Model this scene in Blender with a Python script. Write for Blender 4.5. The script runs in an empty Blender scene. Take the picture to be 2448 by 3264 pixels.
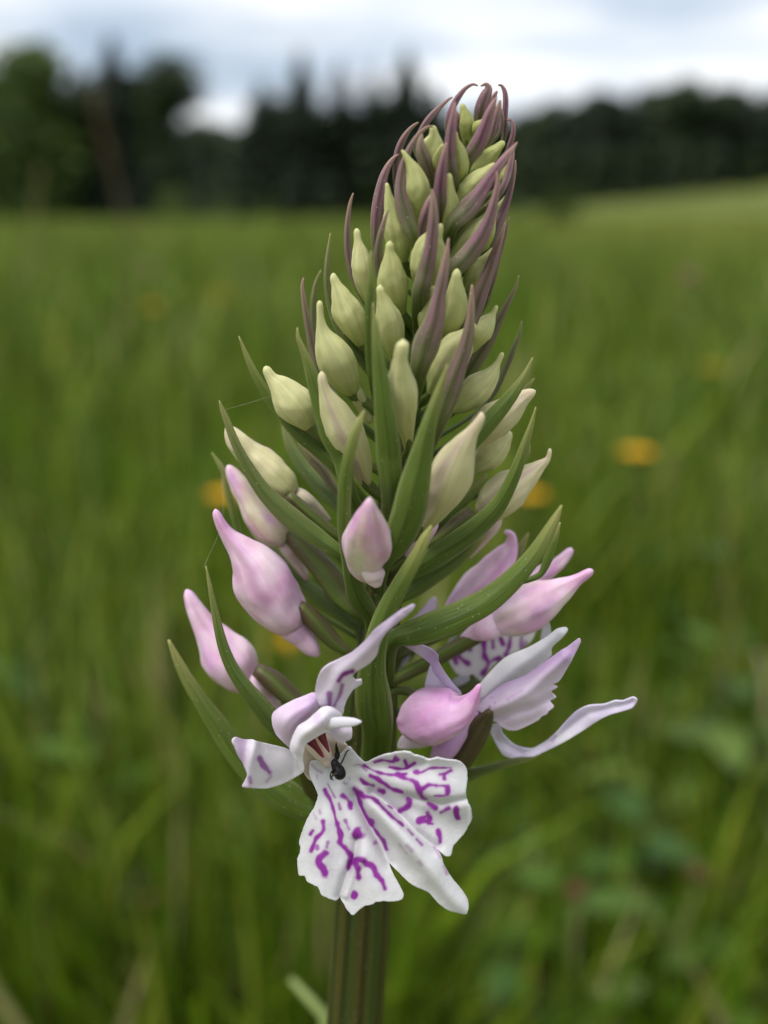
import bpy, math, random
import numpy as np
from mathutils import Vector, Matrix, noise
from mathutils.geometry import delaunay_2d_cdt

random.seed(7)
rng = np.random.default_rng(7)
sc = bpy.context.scene
COL = sc.collection

# ------------------------------------------------------------------ camera
PITCH = math.radians(15.2)
DIST = 0.083                       # lens to stem, a macro shot
FPX = 3581.0                       # focal length in pixels of the 2448x3264 photograph
ZC = 0.360                         # height of the picture centre on the stem
CAM = Vector((0.0, -DIST * math.cos(PITCH), ZC + DIST * math.sin(PITCH)))
FWD = Vector((0, math.cos(PITCH), -math.sin(PITCH)))
UP = Vector((0, math.sin(PITCH), math.cos(PITCH)))
cd = bpy.data.cameras.new('camera')
cam = bpy.data.objects.new('camera', cd)
COL.objects.link(cam)
cam.location = CAM
cam.rotation_euler = (math.pi / 2 - PITCH, 0, 0)
cd.sensor_fit = 'VERTICAL'
cd.sensor_height = 36.0
cd.sensor_width = 27.0
cd.lens = 36.0 * FPX / 3264.0
cd.clip_start = 0.005
cd.clip_end = 3000.0
cd.dof.use_dof = True
cd.dof.focus_distance = DIST - 0.006
cd.dof.aperture_fstop = cd.lens / 2.2
cd.dof.aperture_blades = 0
sc.camera = cam

# ------------------------------------------------------------------ world and sun (bright cloud cover)
SUN_EL, SUN_AZ = math.radians(62), math.radians(222)   # azimuth measured from +Y towards +X
wd = bpy.data.worlds.new('World')
sc.world = wd
wd.use_nodes = True
nt = wd.node_tree
nt.nodes.clear()
def N(tree, typ, **kw):
    n = tree.nodes.new(typ)
    for k, v in kw.items():
        setattr(n, k, v)
    return n
L = nt.links.new
out = N(nt, 'ShaderNodeOutputWorld')
bg = N(nt, 'ShaderNodeBackground')
bg.inputs['Strength'].default_value = 0.115
sky = N(nt, 'ShaderNodeTexSky', sky_type='NISHITA', sun_disc=False)
sky.sun_elevation = SUN_EL
sky.sun_rotation = SUN_AZ
sky.dust_density = 1.5
tc = N(nt, 'ShaderNodeTexCoord')
sep = N(nt, 'ShaderNodeSeparateXYZ')
L(tc.outputs['Generated'], sep.inputs[0])
zz = N(nt, 'ShaderNodeMath', operation='MAXIMUM'); zz.inputs[1].default_value = 0.0
L(sep.outputs['Z'], zz.inputs[0])
za = N(nt, 'ShaderNodeMath', operation='ADD'); za.inputs[1].default_value = 0.16
L(zz.outputs[0], za.inputs[0])
dx = N(nt, 'ShaderNodeMath', operation='DIVIDE'); L(sep.outputs['X'], dx.inputs[0]); L(za.outputs[0], dx.inputs[1])
dy = N(nt, 'ShaderNodeMath', operation='DIVIDE'); L(sep.outputs['Y'], dy.inputs[0]); L(za.outputs[0], dy.inputs[1])
cmb = N(nt, 'ShaderNodeCombineXYZ'); L(dx.outputs[0], cmb.inputs[0]); L(dy.outputs[0], cmb.inputs[1])
mp = N(nt, 'ShaderNodeMapping')
mp.inputs['Location'].default_value = (0.35, 1.7, 0.0)
mp.inputs['Scale'].default_value = (0.8, 1.15, 1.0)
L(cmb.outputs[0], mp.inputs[0])
nz = N(nt, 'ShaderNodeTexNoise'); nz.inputs['Scale'].default_value = 0.95; nz.inputs['Detail'].default_value = 5.0
nz.inputs['Roughness'].default_value = 0.52; nz.inputs['Distortion'].default_value = 0.35
L(mp.outputs[0], nz.inputs['Vector'])
rp = N(nt, 'ShaderNodeValToRGB')
rp.color_ramp.elements[0].position = 0.31; rp.color_ramp.elements[0].color = (0, 0, 0, 1)
rp.color_ramp.elements[1].position = 0.48; rp.color_ramp.elements[1].color = (1, 1, 1, 1)
L(nz.outputs['Fac'], rp.inputs[0])
nz2 = N(nt, 'ShaderNodeTexNoise'); nz2.inputs['Scale'].default_value = 1.9; nz2.inputs['Detail'].default_value = 3.0
L(mp.outputs[0], nz2.inputs['Vector'])
rp2 = N(nt, 'ShaderNodeValToRGB')
rp2.color_ramp.elements[0].position = 0.38; rp2.color_ramp.elements[0].color = (6.3, 7.1, 8.1, 1)
rp2.color_ramp.elements[1].position = 0.62; rp2.color_ramp.elements[1].color = (9.6, 9.8, 10.0, 1)
L(nz2.outputs['Fac'], rp2.inputs[0])
gap = N(nt, 'ShaderNodeMixRGB', blend_type='MIX'); gap.inputs[0].default_value = 0.75
L(sky.outputs[0], gap.inputs[1]); gap.inputs[2].default_value = (4.2, 5.2, 6.6, 1)
mx = N(nt, 'ShaderNodeMixRGB')
L(rp.outputs[0], mx.inputs[0]); L(gap.outputs[0], mx.inputs[1]); L(rp2.outputs[0], mx.inputs[2])
L(mx.outputs[0], bg.inputs[0])
L(bg.outputs[0], out.inputs[0])

sl = bpy.data.lights.new('sun', 'SUN')
sl.energy = 2.8
sl.angle = math.radians(22)
sl.color = (1.0, 0.96, 0.90)
so = bpy.data.objects.new('sun', sl)
COL.objects.link(so)
sdir = Vector((math.sin(SUN_AZ) * math.cos(SUN_EL), math.cos(SUN_AZ) * math.cos(SUN_EL), math.sin(SUN_EL)))
so.rotation_euler = sdir.to_track_quat('Z', 'Y').to_euler()
so.location = (0, 0, 30)

sc.view_settings.view_transform = 'Standard'
sc.view_settings.look = 'None'
sc.view_settings.exposure = 0.06
sc.view_settings.gamma = 1.0
sc.render.engine = 'CYCLES'
sc.cycles.use_denoising = True
sc.cycles.max_bounces = 8
sc.cycles.transparent_max_bounces = 8
sc.cycles.sample_clamp_indirect = 4.0

# ------------------------------------------------------------------ helpers
def px(x, y, Y):
    """point of the vertical plane at depth Y (metres behind the stem) seen at photo pixel x, y"""
    d = FWD + Vector((1, 0, 0)) * ((x - 1224.0) / FPX) + UP * ((1632.0 - y) / FPX)
    t = (Y - CAM.y) / d.y
    return CAM + d * t, t            # t = depth along the view axis
CROPS = {'A': (1050, 220, 700 / 1659), 'B': (900, 700, 850 / 1659), 'C': (550, 1200, 700 / 1659),
         'D': (1150, 1200, 800 / 1659), 'E': (500, 1800, 800 / 1659), 'F': (1200, 1850, 900 / 1659),
         'G': (900, 2300, 700 / 1659), 'H': (850, 2200, 400 / 1659), 'S': (0, 0, 1.0)}
def cr(c, pts):
    ox, oy, s = CROPS[c]
    return [(ox + p[0] * s, oy + p[1] * s) + tuple(q * s for q in p[2:]) for p in pts]
def lin(r, g, b, k=1.0):
    f = lambda c: ((c / 255) / 12.92 if c / 255 <= .04045 else ((c / 255 + .055) / 1.055) ** 2.4) * k
    return np.array([f(r), f(g), f(b)])
def mesh_obj(name, verts, faces, mat, parent=None, col=None, uv=None, smooth=True):
    me = bpy.data.meshes.new(name)
    me.from_pydata([tuple(v) for v in verts], [], faces)
    if smooth:
        me.polygons.foreach_set('use_smooth', [True] * len(me.polygons))
    if col is not None:
        a = me.attributes.new('Col', 'FLOAT_COLOR', 'POINT')
        c4 = np.ones((len(verts), 4), dtype=np.float32); c4[:, :3] = col
        a.data.foreach_set('color', c4.ravel())
    if uv is not None:
        a = me.attributes.new('flow', 'FLOAT2', 'POINT')
        a.data.foreach_set('vector', np.asarray(uv, dtype=np.float32).ravel())
    if mat: me.materials.append(mat)
    o = bpy.data.objects.new(name, me)
    COL.objects.link(o)
    if parent: o.parent = parent
    return o
def catmull(P, n):
    """resample the control rows P (k x m) to n rows, centripetal-like by chord length"""
    P = np.asarray(P, float)
    d = np.sqrt((np.diff(P[:, :3] if P.shape[1] > 2 else P, axis=0) ** 2).sum(1)) ** 0.75 + 1e-9
    t = np.concatenate([[0], np.cumsum(d)])
    m = np.zeros_like(P)
    m[1:-1] = ((P[2:] - P[1:-1]) / d[1:, None] * d[:-1, None] + (P[1:-1] - P[:-2]) / d[:-1, None] * d[1:, None]) / (d[1:] + d[:-1])[:, None]
    m[0] = (P[1] - P[0]) / d[0]; m[-1] = (P[-1] - P[-2]) / d[-1]
    q = np.linspace(0, t[-1], n)
    i = np.clip(np.searchsorted(t, q, side='right') - 1, 0, len(d) - 1)
    s = ((q - t[i]) / d[i])[:, None]; h = d[i][:, None]
    return ((2*s**3 - 3*s**2 + 1) * P[i] + (s**3 - 2*s**2 + s) * h * m[i] + (-2*s**3 + 3*s**2) * P[i+1] + (s**3 - s**2) * h * m[i+1])
def tag(o, label, cat=None, group=None, kind=None):
    o['label'] = label
    if cat: o['category'] = cat
    if group: o['group'] = group
    if kind: o['kind'] = kind
    return o
def empty(name, loc=(0, 0, 0), parent=None):
    o = bpy.data.objects.new(name, None)
    o.empty_display_size = 0.01
    COL.objects.link(o); o.location = loc
    if parent: o.parent = parent
    return o

# ------------------------------------------------------------------ materials
def base_mat(name, rough=0.5, sss=0.0, transl=0.0, vein=0.0, specks=0.0, blotch=0.0, spec=0.4, bump=0.15, flow=(26.0, 2.0)):
    m = bpy.data.materials.new(name); m.use_nodes = True
    t = m.node_tree; t.nodes.clear(); LL = t.links.new
    o = N(t, 'ShaderNodeOutputMaterial')
    p = N(t, 'ShaderNodeBsdfPrincipled')
    p.inputs['Roughness'].default_value = rough
    p.inputs['Specular IOR Level'].default_value = spec
    at = N(t, 'ShaderNodeAttribute', attribute_name='Col')
    tcn = N(t, 'ShaderNodeTexCoord')
    c = at.outputs['Color']
    fl = N(t, 'ShaderNodeAttribute', attribute_name='flow')
    mpn = N(t, 'ShaderNodeMapping'); mpn.inputs['Scale'].default_value = (flow[0], flow[1], 1)
    LL(fl.outputs['Vector'], mpn.inputs[0])
    vn = N(t, 'ShaderNodeTexNoise'); vn.inputs['Scale'].default_value = 1.0; vn.inputs['Detail'].default_value = 3
    LL(mpn.outputs[0], vn.inputs['Vector'])
    if vein:
        r = N(t, 'ShaderNodeMapRange'); r.inputs[1].default_value = .3; r.inputs[2].default_value = .7
        r.inputs[3].default_value = 1 - vein; r.inputs[4].default_value = 1 + vein * .6
        LL(vn.outputs['Fac'], r.inputs[0])
        mm = N(t, 'ShaderNodeVectorMath', operation='SCALE'); LL(c, mm.inputs[0]); LL(r.outputs[0], mm.inputs['Scale'])
        c = mm.outputs[0]
    if blotch:
        bn = N(t, 'ShaderNodeTexNoise'); bn.inputs['Scale'].default_value = 420; bn.inputs['Detail'].default_value = 3
        LL(tcn.outputs['Object'], bn.inputs['Vector'])
        r = N(t, 'ShaderNodeMapRange'); r.inputs[1].default_value = .35; r.inputs[2].default_value = .68
        r.inputs[3].default_value = 1 + blotch * .5; r.inputs[4].default_value = 1 - blotch
        LL(bn.outputs['Fac'], r.inputs[0])
        cx = N(t, 'ShaderNodeCombineXYZ')
        e1 = N(t, 'ShaderNodeMath', operation='POWER'); LL(r.outputs[0], e1.inputs[0]); e1.inputs[1].default_value = 0.45
        e2 = N(t, 'ShaderNodeMath', operation='POWER'); LL(r.outputs[0], e2.inputs[0]); e2.inputs[1].default_value = 1.25
        e3 = N(t, 'ShaderNodeMath', operation='POWER'); LL(r.outputs[0], e3.inputs[0]); e3.inputs[1].default_value = 0.6
        LL(e1.outputs[0], cx.inputs[0]); LL(e2.outputs[0], cx.inputs[1]); LL(e3.outputs[0], cx.inputs[2])
        mm = N(t, 'ShaderNodeVectorMath', operation='MULTIPLY'); LL(c, mm.inputs[0]); LL(cx.outputs[0], mm.inputs[1])
        c = mm.outputs[0]
    if specks:
        vo = N(t, 'ShaderNodeTexVoronoi'); vo.inputs['Scale'].default_value = 2300.0
        LL(tcn.outputs['Object'], vo.inputs['Vector'])
        r = N(t, 'ShaderNodeMapRange'); r.inputs[1].default_value = .07; r.inputs[2].default_value = .12
        r.inputs[3].default_value = specks; r.inputs[4].default_value = 0
        LL(vo.outputs['Distance'], r.inputs[0])
        sx = N(t, 'ShaderNodeSeparateXYZ'); LL(vo.outputs['Color'], sx.inputs[0])
        gt = N(t, 'ShaderNodeMath', operation='GREATER_THAN'); LL(sx.outputs[0], gt.inputs[0]); gt.inputs[1].default_value = .42
        ml = N(t, 'ShaderNodeMath', operation='MULTIPLY'); LL(r.outputs[0], ml.inputs[0]); LL(gt.outputs[0], ml.inputs[1])
        mm = N(t, 'ShaderNodeMixRGB'); LL(ml.outputs[0], mm.inputs[0]); LL(c, mm.inputs[1]); mm.inputs[2].default_value = (.6, .6, .48, 1)
        c = mm.outputs[0]
    LL(c, p.inputs['Base Color'])
    if sss:
        p.inputs['Subsurface Weight'].default_value = sss
        p.inputs['Subsurface Radius'].default_value = (1.0, 0.7, 0.5)
        p.inputs['Subsurface Scale'].default_value = 0.0006
    if bump:
        fn = N(t, 'ShaderNodeTexNoise'); fn.inputs['Scale'].default_value = 5200; fn.inputs['Detail'].default_value = 2
        LL(tcn.outputs['Object'], fn.inputs['Vector'])
        ad = N(t, 'ShaderNodeMath', operation='MULTIPLY_ADD'); LL(fn.outputs['Fac'], ad.inputs[0]); ad.inputs[1].default_value = .5
        LL(vn.outputs['Fac'], ad.inputs[2])
        b = N(t, 'ShaderNodeBump'); b.inputs['Strength'].default_value = bump; b.inputs['Distance'].default_value = 0.0002
        LL(ad.outputs[0], b.inputs['Height'])
        LL(b.outputs[0], p.inputs['Normal'])
    sh = p.outputs[0]
    if transl:
        tr = N(t, 'ShaderNodeBsdfTranslucent'); LL(c, tr.inputs[0])
        ms = N(t, 'ShaderNodeMixShader'); ms.inputs[0].default_value = transl
        LL(p.outputs[0], ms.inputs[1]); LL(tr.outputs[0], ms.inputs[2]); sh = ms.outputs[0]
    LL(sh, o.inputs[0])
    return m
M_BRACT = base_mat('bract_skin', .46, transl=.12, vein=.36, specks=.55, spec=.35, bump=.35)
M_STEM = base_mat('stem_skin', .55, vein=.25, specks=.5, spec=.3, bump=.3)
M_BUD = base_mat('bud_skin', .52, sss=.35, vein=.10, spec=.3, bump=.18, flow=(26, 1.0))
M_PINK = base_mat('pink_bud_skin', .50, sss=.35, vein=.06, blotch=.24, spec=.3, bump=.15, flow=(18, 1.0))
M_PETAL = base_mat('petal_skin', .55, transl=.30, vein=.0, blotch=.0, spec=.3, bump=.12)
M_OVARY = base_mat('ovary_skin', .5, vein=.30, specks=.3, spec=.35, bump=.3, flow=(8, .6))
M_DARK = base_mat('insect_shell', .5, spec=.25, bump=.05)
M_PLANT = base_mat('meadow_leaf', .55, transl=.22, vein=0, spec=.3, bump=0)
M_BARK = base_mat('bark', .9, spec=.1, bump=0)

# ------------------------------------------------------------------ the orchid
orchid = empty('spotted_orchid', (0, 0, 0))
tag(orchid, 'orchid spike with pale buds above and purple streaked white flowers below, standing in meadow', 'orchid')

AX = [(1131, 3264, 86), (1153, 2950, 86), (1175, 2500, 80), (1190, 2250, 72), (1215, 1950, 60), (1250, 1700, 55),
      (1290, 1300, 50), (1370, 950, 42), (1440, 700, 36), (1500, 520, 26), (1540, 420, 14), (1552, 390, 6)]
AXA = np.array(AX[::-1], float)
def axis(y):
    return float(np.interp(y, AXA[:, 1], AXA[:, 0])), float(np.interp(y, AXA[:, 1], AXA[:, 2]))

def tube(rows, n, seg, name, mat, parent, colf, lobes=0.0, lobe_n=3, flat=1.0, phase=0.0, close=True, twist=0.0, minr=.6):
    """rows: (x, y, r, Y) in photo pixels and metres -> a closed tapering body round that line"""
    R = catmull([(a, b, c, e * 20000) for a, b, c, e in rows], n)
    C = []; rad = []
    for a, b, c, e in R:
        p, t = px(a, b, e / 20000)
        C.append(p); rad.append(max(c, minr) * t / FPX)
    T = [(C[min(i+1, n-1)] - C[max(i-1, 0)]).normalized() for i in range(n)]
    V = []; F = []; UV = []; TT = []
    L_ = 0
    for i in range(n):
        if i: L_ += (C[i] - C[i-1]).length
        side = T[i].cross(FWD).normalized()
        dep = side.cross(T[i]).normalized()
        for k in range(seg):
            th = 2 * math.pi * k / seg
            f = 1 + lobes * math.cos(lobe_n * (th + phase + twist * i / n))
            V.append(C[i] + (side * math.cos(th) + dep * math.sin(th) * flat) * rad[i] * f)
            UV.append((abs(k / seg * 2 - 1), L_ * 90)); TT.append((i / (n - 1), th))
    for i in range(n - 1):
        for k in range(seg):
            a = i * seg + k; b = i * seg + (k + 1) % seg
            F.append((a, b, b + seg, a + seg))
    if close:
        F.append(tuple(range(seg - 1, -1, -1))); F.append(tuple((n - 1) * seg + k for k in range(seg)))
    colr = np.array([colf(t, th) for t, th in TT])
    return mesh_obj(name, V, F, mat, parent, colr, UV)

# stem
def stem_obj():
    rows = [(x, y, r, 0.0) for x, y, r in AX]
    R = catmull([(a, b, c) for a, b, c, _ in rows], 90)
    C = []; rad = []
    p0, t0 = px(AX[0][0], AX[0][1], 0)
    for q in range(14, 0, -1):
        z = p0.z * (1 - q / 14.0)
        C.append(Vector((p0.x - .006 * (q / 14.0) ** 2, 0, z - (0.004 if q == 14 else 0)))); rad.append(86 * t0 / FPX * (1 + .15 * q / 14))
    for a, b, c in R:
        p, t = px(a, b, 0); C.append(p); rad.append(c * t / FPX)
    seg = 90; n = len(C); V = []; F = []; K = []; UV = []
    for i in range(n):
        T = (C[min(i+1, n-1)] - C[max(i-1, 0)]).normalized()
        side = T.cross(FWD).normalized(); dep = side.cross(T).normalized()
        for k in range(seg):
            th = 2 * math.pi * k / seg
            f = 1 + .10 * abs(math.sin(2.5 * th + .9)) ** 3 - .10 * (abs(math.sin(4.5 * th + .2)) ** 10)
            V.append(C[i] + (side * math.cos(th) + dep * math.sin(th)) * rad[i] * f)
            s = .5 + .5 * math.sin(7 * th + .6)
            g = lin(54, 66, 22, 1.0) * (1 - .6 * s) + lin(82, 66, 30) * .6 * s; g = g * (1 - .5 * abs(math.sin(4.5 * th + .2)) ** 10)
            up = min(1, max(0, (C[i].z - ZC) / .03))
            K.append(g * (1 - up) + lin(92, 122, 48) * up); UV.append((th * 1.6, C[i].z * 30))
    for i in range(n - 1):
        for k in range(seg):
            a = i * seg + k; b = i * seg + (k + 1) % seg
            F.append((a, b, b + seg, a + seg))
    F.append(tuple((n - 1) * seg + k for k in range(seg)))
    return mesh_obj('stem', V, F, M_STEM, orchid, np.array(K), UV)
stem_obj()

MM = 0.001
# bracts -------------------------------------------------------------
GREEN_B = lin(76, 98, 30); GREEN_M = lin(104, 122, 52); PALE_T = lin(186, 178, 112)
PURP = lin(172, 110, 146); PURP_D = lin(120, 74, 96); TAN_T = lin(206, 168, 146)
def bract(c, pts, Yb, Yt, purple=0.0, fold=0.55, root=True, gray=0.0, tipy=1.0):
    P = cr(c, pts)
    if P[0][2] < P[-1][2] and len(P) > 2: P = P[::-1]
    k = len(P)
    ds = np.concatenate([[0], np.cumsum([math.hypot(P[i+1][0]-P[i][0], P[i+1][1]-P[i][1]) for i in range(k-1)])])
    ds /= ds[-1]
    rows = [(P[i][0], P[i][1], P[i][2], (Yt + (Yb * .85 - Yt) * (1 - ds[i]) ** 2.2) * MM) for i in range(k)]
    if root:
        b = rows[0]; dxp = abs(axis(b[1])[0] - b[0])
        ye = min(b[1] + 60 + .45 * dxp + max(0, -Yb) * 13, 2900); ax_, ar = axis(ye)
        sgn = -1 if Yb <= 0 else 1
        sx = ax_ + (ar * .6 if b[0] > ax_ else -ar * .6) * min(1, dxp / 60)
        rows = [(sx, ye, min(b[2] * .9, 46), sgn * ar * .5 * DIST / FPX)] + rows
    n = max(26, 5 * len(rows)); m = 11
    R = catmull([(a, b_, c_, e * 20000) for a, b_, c_, e in rows], n)
    C = []; W = []
    for a, b_, c_, e in R:
        p, t = px(a, b_, e / 20000); C.append(p); W.append(max(c_, 1.2) * t / FPX)
    V = []; K = []; UV = []; F = []
    ph = random.random() * 9; wob = random.uniform(-.25, .25)
    for i in range(n):
        T = (C[min(i+1, n-1)] - C[max(i-1, 0)]).normalized()
        side = T.cross(FWD).normalized(); dep = side.cross(T).normalized()
        if dep.y > 0: dep = -dep
        t = i / (n - 1)
        th_ = 0.00022 * (1 - .5 * t)
        for s_ in (0, 1):
            for j in range(m):
                u = j / (m - 1) * 2 - 1
                d = fold * W[i] * (1 - u * u) * .9 + .10 * W[i] * math.exp(-(u / .16) ** 2)
                if s_: d -= th_ + .35 * W[i] * (1 - u * u) * (1 if fold > 0 else 0)
                V.append(C[i] + side * (u * W[i] * (1 if not s_ else .97)) + dep * (d + wob * u * W[i]))
                g = GREEN_B * (1 - t) + GREEN_M * t
                tp = max(0, (t - .72) / .28) ** 1.3
                if purple > 0:
                    pf = purple * min(1, max(0, (t - .16) / .36))
                    pf *= .8 + .3 * noise.noise((u * 2 + ph, t * 4, 0))
                    pf = min(1, max(0, pf))
                    pc = PURP * (.55 + .45 * t) if abs(u) > .25 else PURP_D * (.6 + .4 * t)
                    g = g * (1 - pf) + pc * pf
                    g = g * (1 - tp * .55) + (TAN_T if purple > .5 else PALE_T) * tp * .55
                else:
                    g = g * (1 - tp * .7 * tipy) + PALE_T * tp * .7 * tipy
                if gray: g = g * (1 - gray) + lin(140, 155, 120) * gray
                g = g * (1 - .28 * math.exp(-(u / .13) ** 2))
                e_ = abs(u) ** 8
                g = g * (1 - .38 * e_) + lin(170, 174, 118) * .38 * e_
                K.append(g); UV.append((u * .5 + ph, t * 3))
    st = 2 * m
    for i in range(n - 1):
        for j in range(m - 1):
            a = i * st + j; F.append((a, a + 1, a + 1 + st, a + st))
            b2 = a + m; F.append((b2 + 1, b2, b2 + st, b2 + 1 + st))
        F.append((i*st, i*st + st, i*st + st + m, i*st + m))
        F.append((i*st + m - 1, i*st + 2*m - 1, i*st + st + 2*m - 1, i*st + st + m - 1))
    F.append(tuple((n - 1) * st + j for j in range(m)) + tuple((n - 1) * st + m + j for j in range(m - 1, -1, -1)))
    return mesh_obj('bract', V, F, M_BRACT, orchid, np.array(K), UV)

# buds ---------------------------------------------------------------
CREAM = lin(196, 196, 138, 1.05); CREAM_G = lin(160, 170, 92, 1.0); PINKC = lin(228, 194, 216, 1.05); PALEP = lin(220, 196, 184, 1.05)
LILAC = lin(208, 156, 208, 1.0)
def lump(t, th, ph): return noise.noise((math.cos(th) * 1.2 + ph, math.sin(th) * 1.2, t * 3.0))
def bud(c, pts, Yb, Yt, pink=0.0, spur=None, ovary=None, green=0.0, spurY=None, ovY=None, root=True, flat=.92, neck=None, lilac=0.0):
    if neck is None: neck = .10 if pink < .3 else .04
    P = cr(c, pts); k = len(P)
    P[-1] = P[-1][:2] + (max(P[-1][2], P[-2][2] * .5),)
    ex, ey = P[-1][0] - P[-2][0], P[-1][1] - P[-2][1]; el = math.hypot(ex, ey) + 1e-6; er = P[-1][2]
    P.append((P[-1][0] + ex / el * er * .6, P[-1][1] + ey / el * er * .6, er * .38)); k += 1
    ds = np.concatenate([[0], np.cumsum([math.hypot(P[i+1][0]-P[i][0], P[i+1][1]-P[i][1]) for i in range(k-1)])]); ds /= ds[-1]
    prof = lambda t: 1 + neck * (.9 * math.exp(-((t - .42) / .2) ** 2) - 1.5 * math.exp(-((t - .80) / .11) ** 2) + .5 * math.exp(-((t - .97) / .06) ** 2))
    rows = [(P[i][0], P[i][1], P[i][2], (Yt + (Yb * .60 - Yt) * (1 - ds[i]) ** 1.5) * MM) for i in range(k)]
    ph = random.random() * 20
    def colf(t, th):
        v = lump(t, th, ph)
        a = CREAM_G * (1 - min(1, t * 2.2)) + CREAM * min(1, t * 2.2)
        a = a * (1 - green * .75) + lin(150, 156, 84) * green * .75
        a = a * (1 - .25 * max(0, t - .8) / .2) + lin(200, 202, 150) * .25 * max(0, t - .8) / .2
        b = PALEP if pink < .6 else PINKC
        if pink > 0:
            w = min(1, pink * (1.0 + .5 * v) * (.55 + .6 * t if pink < .7 else 1.15))
            a = a * (1 - w) + b * w
            if pink > .55:
                s = max(0, min(1, (v - .05) * 2.2)) * .6 + (.25 if t > .8 else 0)
                a = a * (1 - s) + LILAC * s
        a = a * (1 - lilac) + lin(226, 158, 220) * lilac
        seam = abs(math.cos(1.5 * (th + ph))) ** 16
        a = a * (1 - .12 * seam)
        if pink > .2: a = a * (1 - .3 * seam) + lin(196, 150, 176) * .3 * seam
        return a
    o = tube(rows, 40, 48, 'flower_bud', M_PINK if pink > .5 else M_BUD, orchid, colf, lobes=.045, phase=ph, flat=flat)
    me = o.data
    # gentle unevenness, so that no two buds are the same turned body
    co = np.empty(len(me.vertices) * 3); me.vertices.foreach_get('co', co); co = co.reshape(-1, 3)
    cen = co[:40 * 48].reshape(40, 48, 3).mean(1)
    for i in range(40):
        for j in range(48):
            th = 2 * math.pi * j / 48
            q = co[i * 48 + j]; f = prof(i / 39) * (1 + (.16 * lump(i / 39, th, ph + 5) + .07 * lump(i / 13, th * 2, ph + 9)) * min(1, (39 - i) / 10)) * (1 - .07 * abs(math.cos(1.5 * (th + ph))) ** 14 * min(1, (39 - i) / 12))
            co[i * 48 + j] = cen[i] + (q - cen[i]) * f
    me.vertices.foreach_set('co', co.ravel())
    b0 = rows[0]; b1 = rows[1]
    if spur:
        S = cr(c, spur); ks = len(S); sy = spurY or (Yb, Yb + 1.5)
        sr = [(S[i][0], S[i][1], S[i][2], (sy[0] + (sy[1] - sy[0]) * i / (ks - 1)) * MM) for i in range(ks)]
        sr = [(b1[0], b1[1], min(S[0][2], b1[2]) * .45, sr[0][3] + .0012)] + sr
        def cs(t, th):
            a = lin(172, 176, 108)
            return a * (1 - min(1, pink * 1.1)) + (PINKC * .8 + lin(214, 180, 200) * .2) * min(1, pink * 1.1)
        tube(sr, 20, 16, 'spur', M_PINK if pink > .5 else M_BUD, o, cs)
    dark = min(1, .35 + .9 * min(1, pink))
    def co_(t, th):
        s = .5 + .5 * math.sin(3 * th + 5 * t)
        g = lin(88, 110, 40) * (1 - .55 * s * dark) + lin(100, 66, 70) * .55 * s * dark
        e = max(0, t - .35) / .65 * dark * (.35 + .65 * s)
        return g * (1 - .85 * e) + lin(84, 52, 52) * .85 * e
    if ovary:
        O = cr(c, ovary); ko = len(O); oy = ovY or (Yb, Yb * .5)
        orr = [(O[i][0], O[i][1], O[i][2], (oy[0] + (oy[1] - oy[0]) * i / (ko - 1)) * MM) for i in range(ko)]
        orr = orr[::-1]
    else:
        orr = [(b0[0], b0[1], max(b0[2] * .95, b1[2] * .4), b0[3])]
    if root:
        e = orr[0]; dxp = abs(axis(e[1])[0] - e[0]); ye = min(e[1] + 25 + .5 * dxp, 2600); ax_, ar = axis(ye)
        orr = [(ax_, ye, e[2] * .55, -.2 * ar * DIST / FPX * (1 if Yb < 0 else -1)), ((ax_ + e[0]) / 2, (e[1] + ye) / 2 + 4, e[2] * .85, e[3] * .6)] + orr
    if not ovary:
        orr = orr + [(b1[0], b1[1], b1[2] * .45, b1[3])]
    tube(orr, 18, 14, 'ovary', M_OVARY, o, co_, lobes=.10, twist=2.0)
    return o

# ---- top of the spike (crop A)
bract('A', [(1130, 430, 40), (1148, 300, 52), (1180, 205, 46), (1200, 142, 28), (1182, 113, 13), (1143, 127, 4)], 0, -.5, .85)
bract('A', [(1312, 540, 20), (1325, 350, 22), (1332, 230, 20), (1322, 160, 15), (1298, 121, 8), (1275, 118, 4)], 1, .5, 1)
bract('A', [(1225, 330, 25), (1235, 250, 24), (1252, 190, 16), (1268, 166, 8)], 1, .5, .9)
bract('A', [(930, 580, 20), (893, 430, 24), (922, 310, 26), (978, 205, 22), (1038, 137, 13), (1090, 113, 8), (1123, 125, 4)], 0, -1, 1)
bract('A', [(1000, 520, 25), (980, 430, 27), (968, 350, 14), (962, 318, 4)], -1, -2, 1)
bract('A', [(1220, 520, 28), (1250, 410, 32), (1275, 310, 25), (1290, 235, 9)], -1, -1, .8)
bud('A', [(1045, 560, 32), (1038, 460, 54), (1032, 385, 54), (1016, 315, 36), (1005, 275, 14)], -2, -2, 0, green=1)
bud('A', [(1085, 520, 25), (1118, 445, 40), (1150, 402, 26), (1167, 382, 7)], -2, -2.5, 0, green=.9)
bud('A', [(1080, 800, 40), (1180, 690, 58), (1262, 610, 46), (1312, 558, 12)], -1, -1, 0, green=1)
bract('A', [(1040, 690, 50), (1110, 590, 62), (1165, 460, 46), (1208, 335, 34), (1242, 255, 20), (1264, 210, 6)], -4, -4, 1)
bract('A', [(1310, 720, 18), (1362, 580, 22), (1388, 490, 19), (1386, 412, 14), (1366, 381, 8), (1338, 386, 4)], 0, 0, 1)
bract('A', [(1290, 470, 14), (1305, 400, 18), (1300, 330, 16), (1285, 280, 6)], 0, 0, .7)
bud('A', [(1285, 900, 30), (1325, 815, 44), (1355, 740, 28), (1372, 690, 8)], -1, -1, 0, green=.9)
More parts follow.
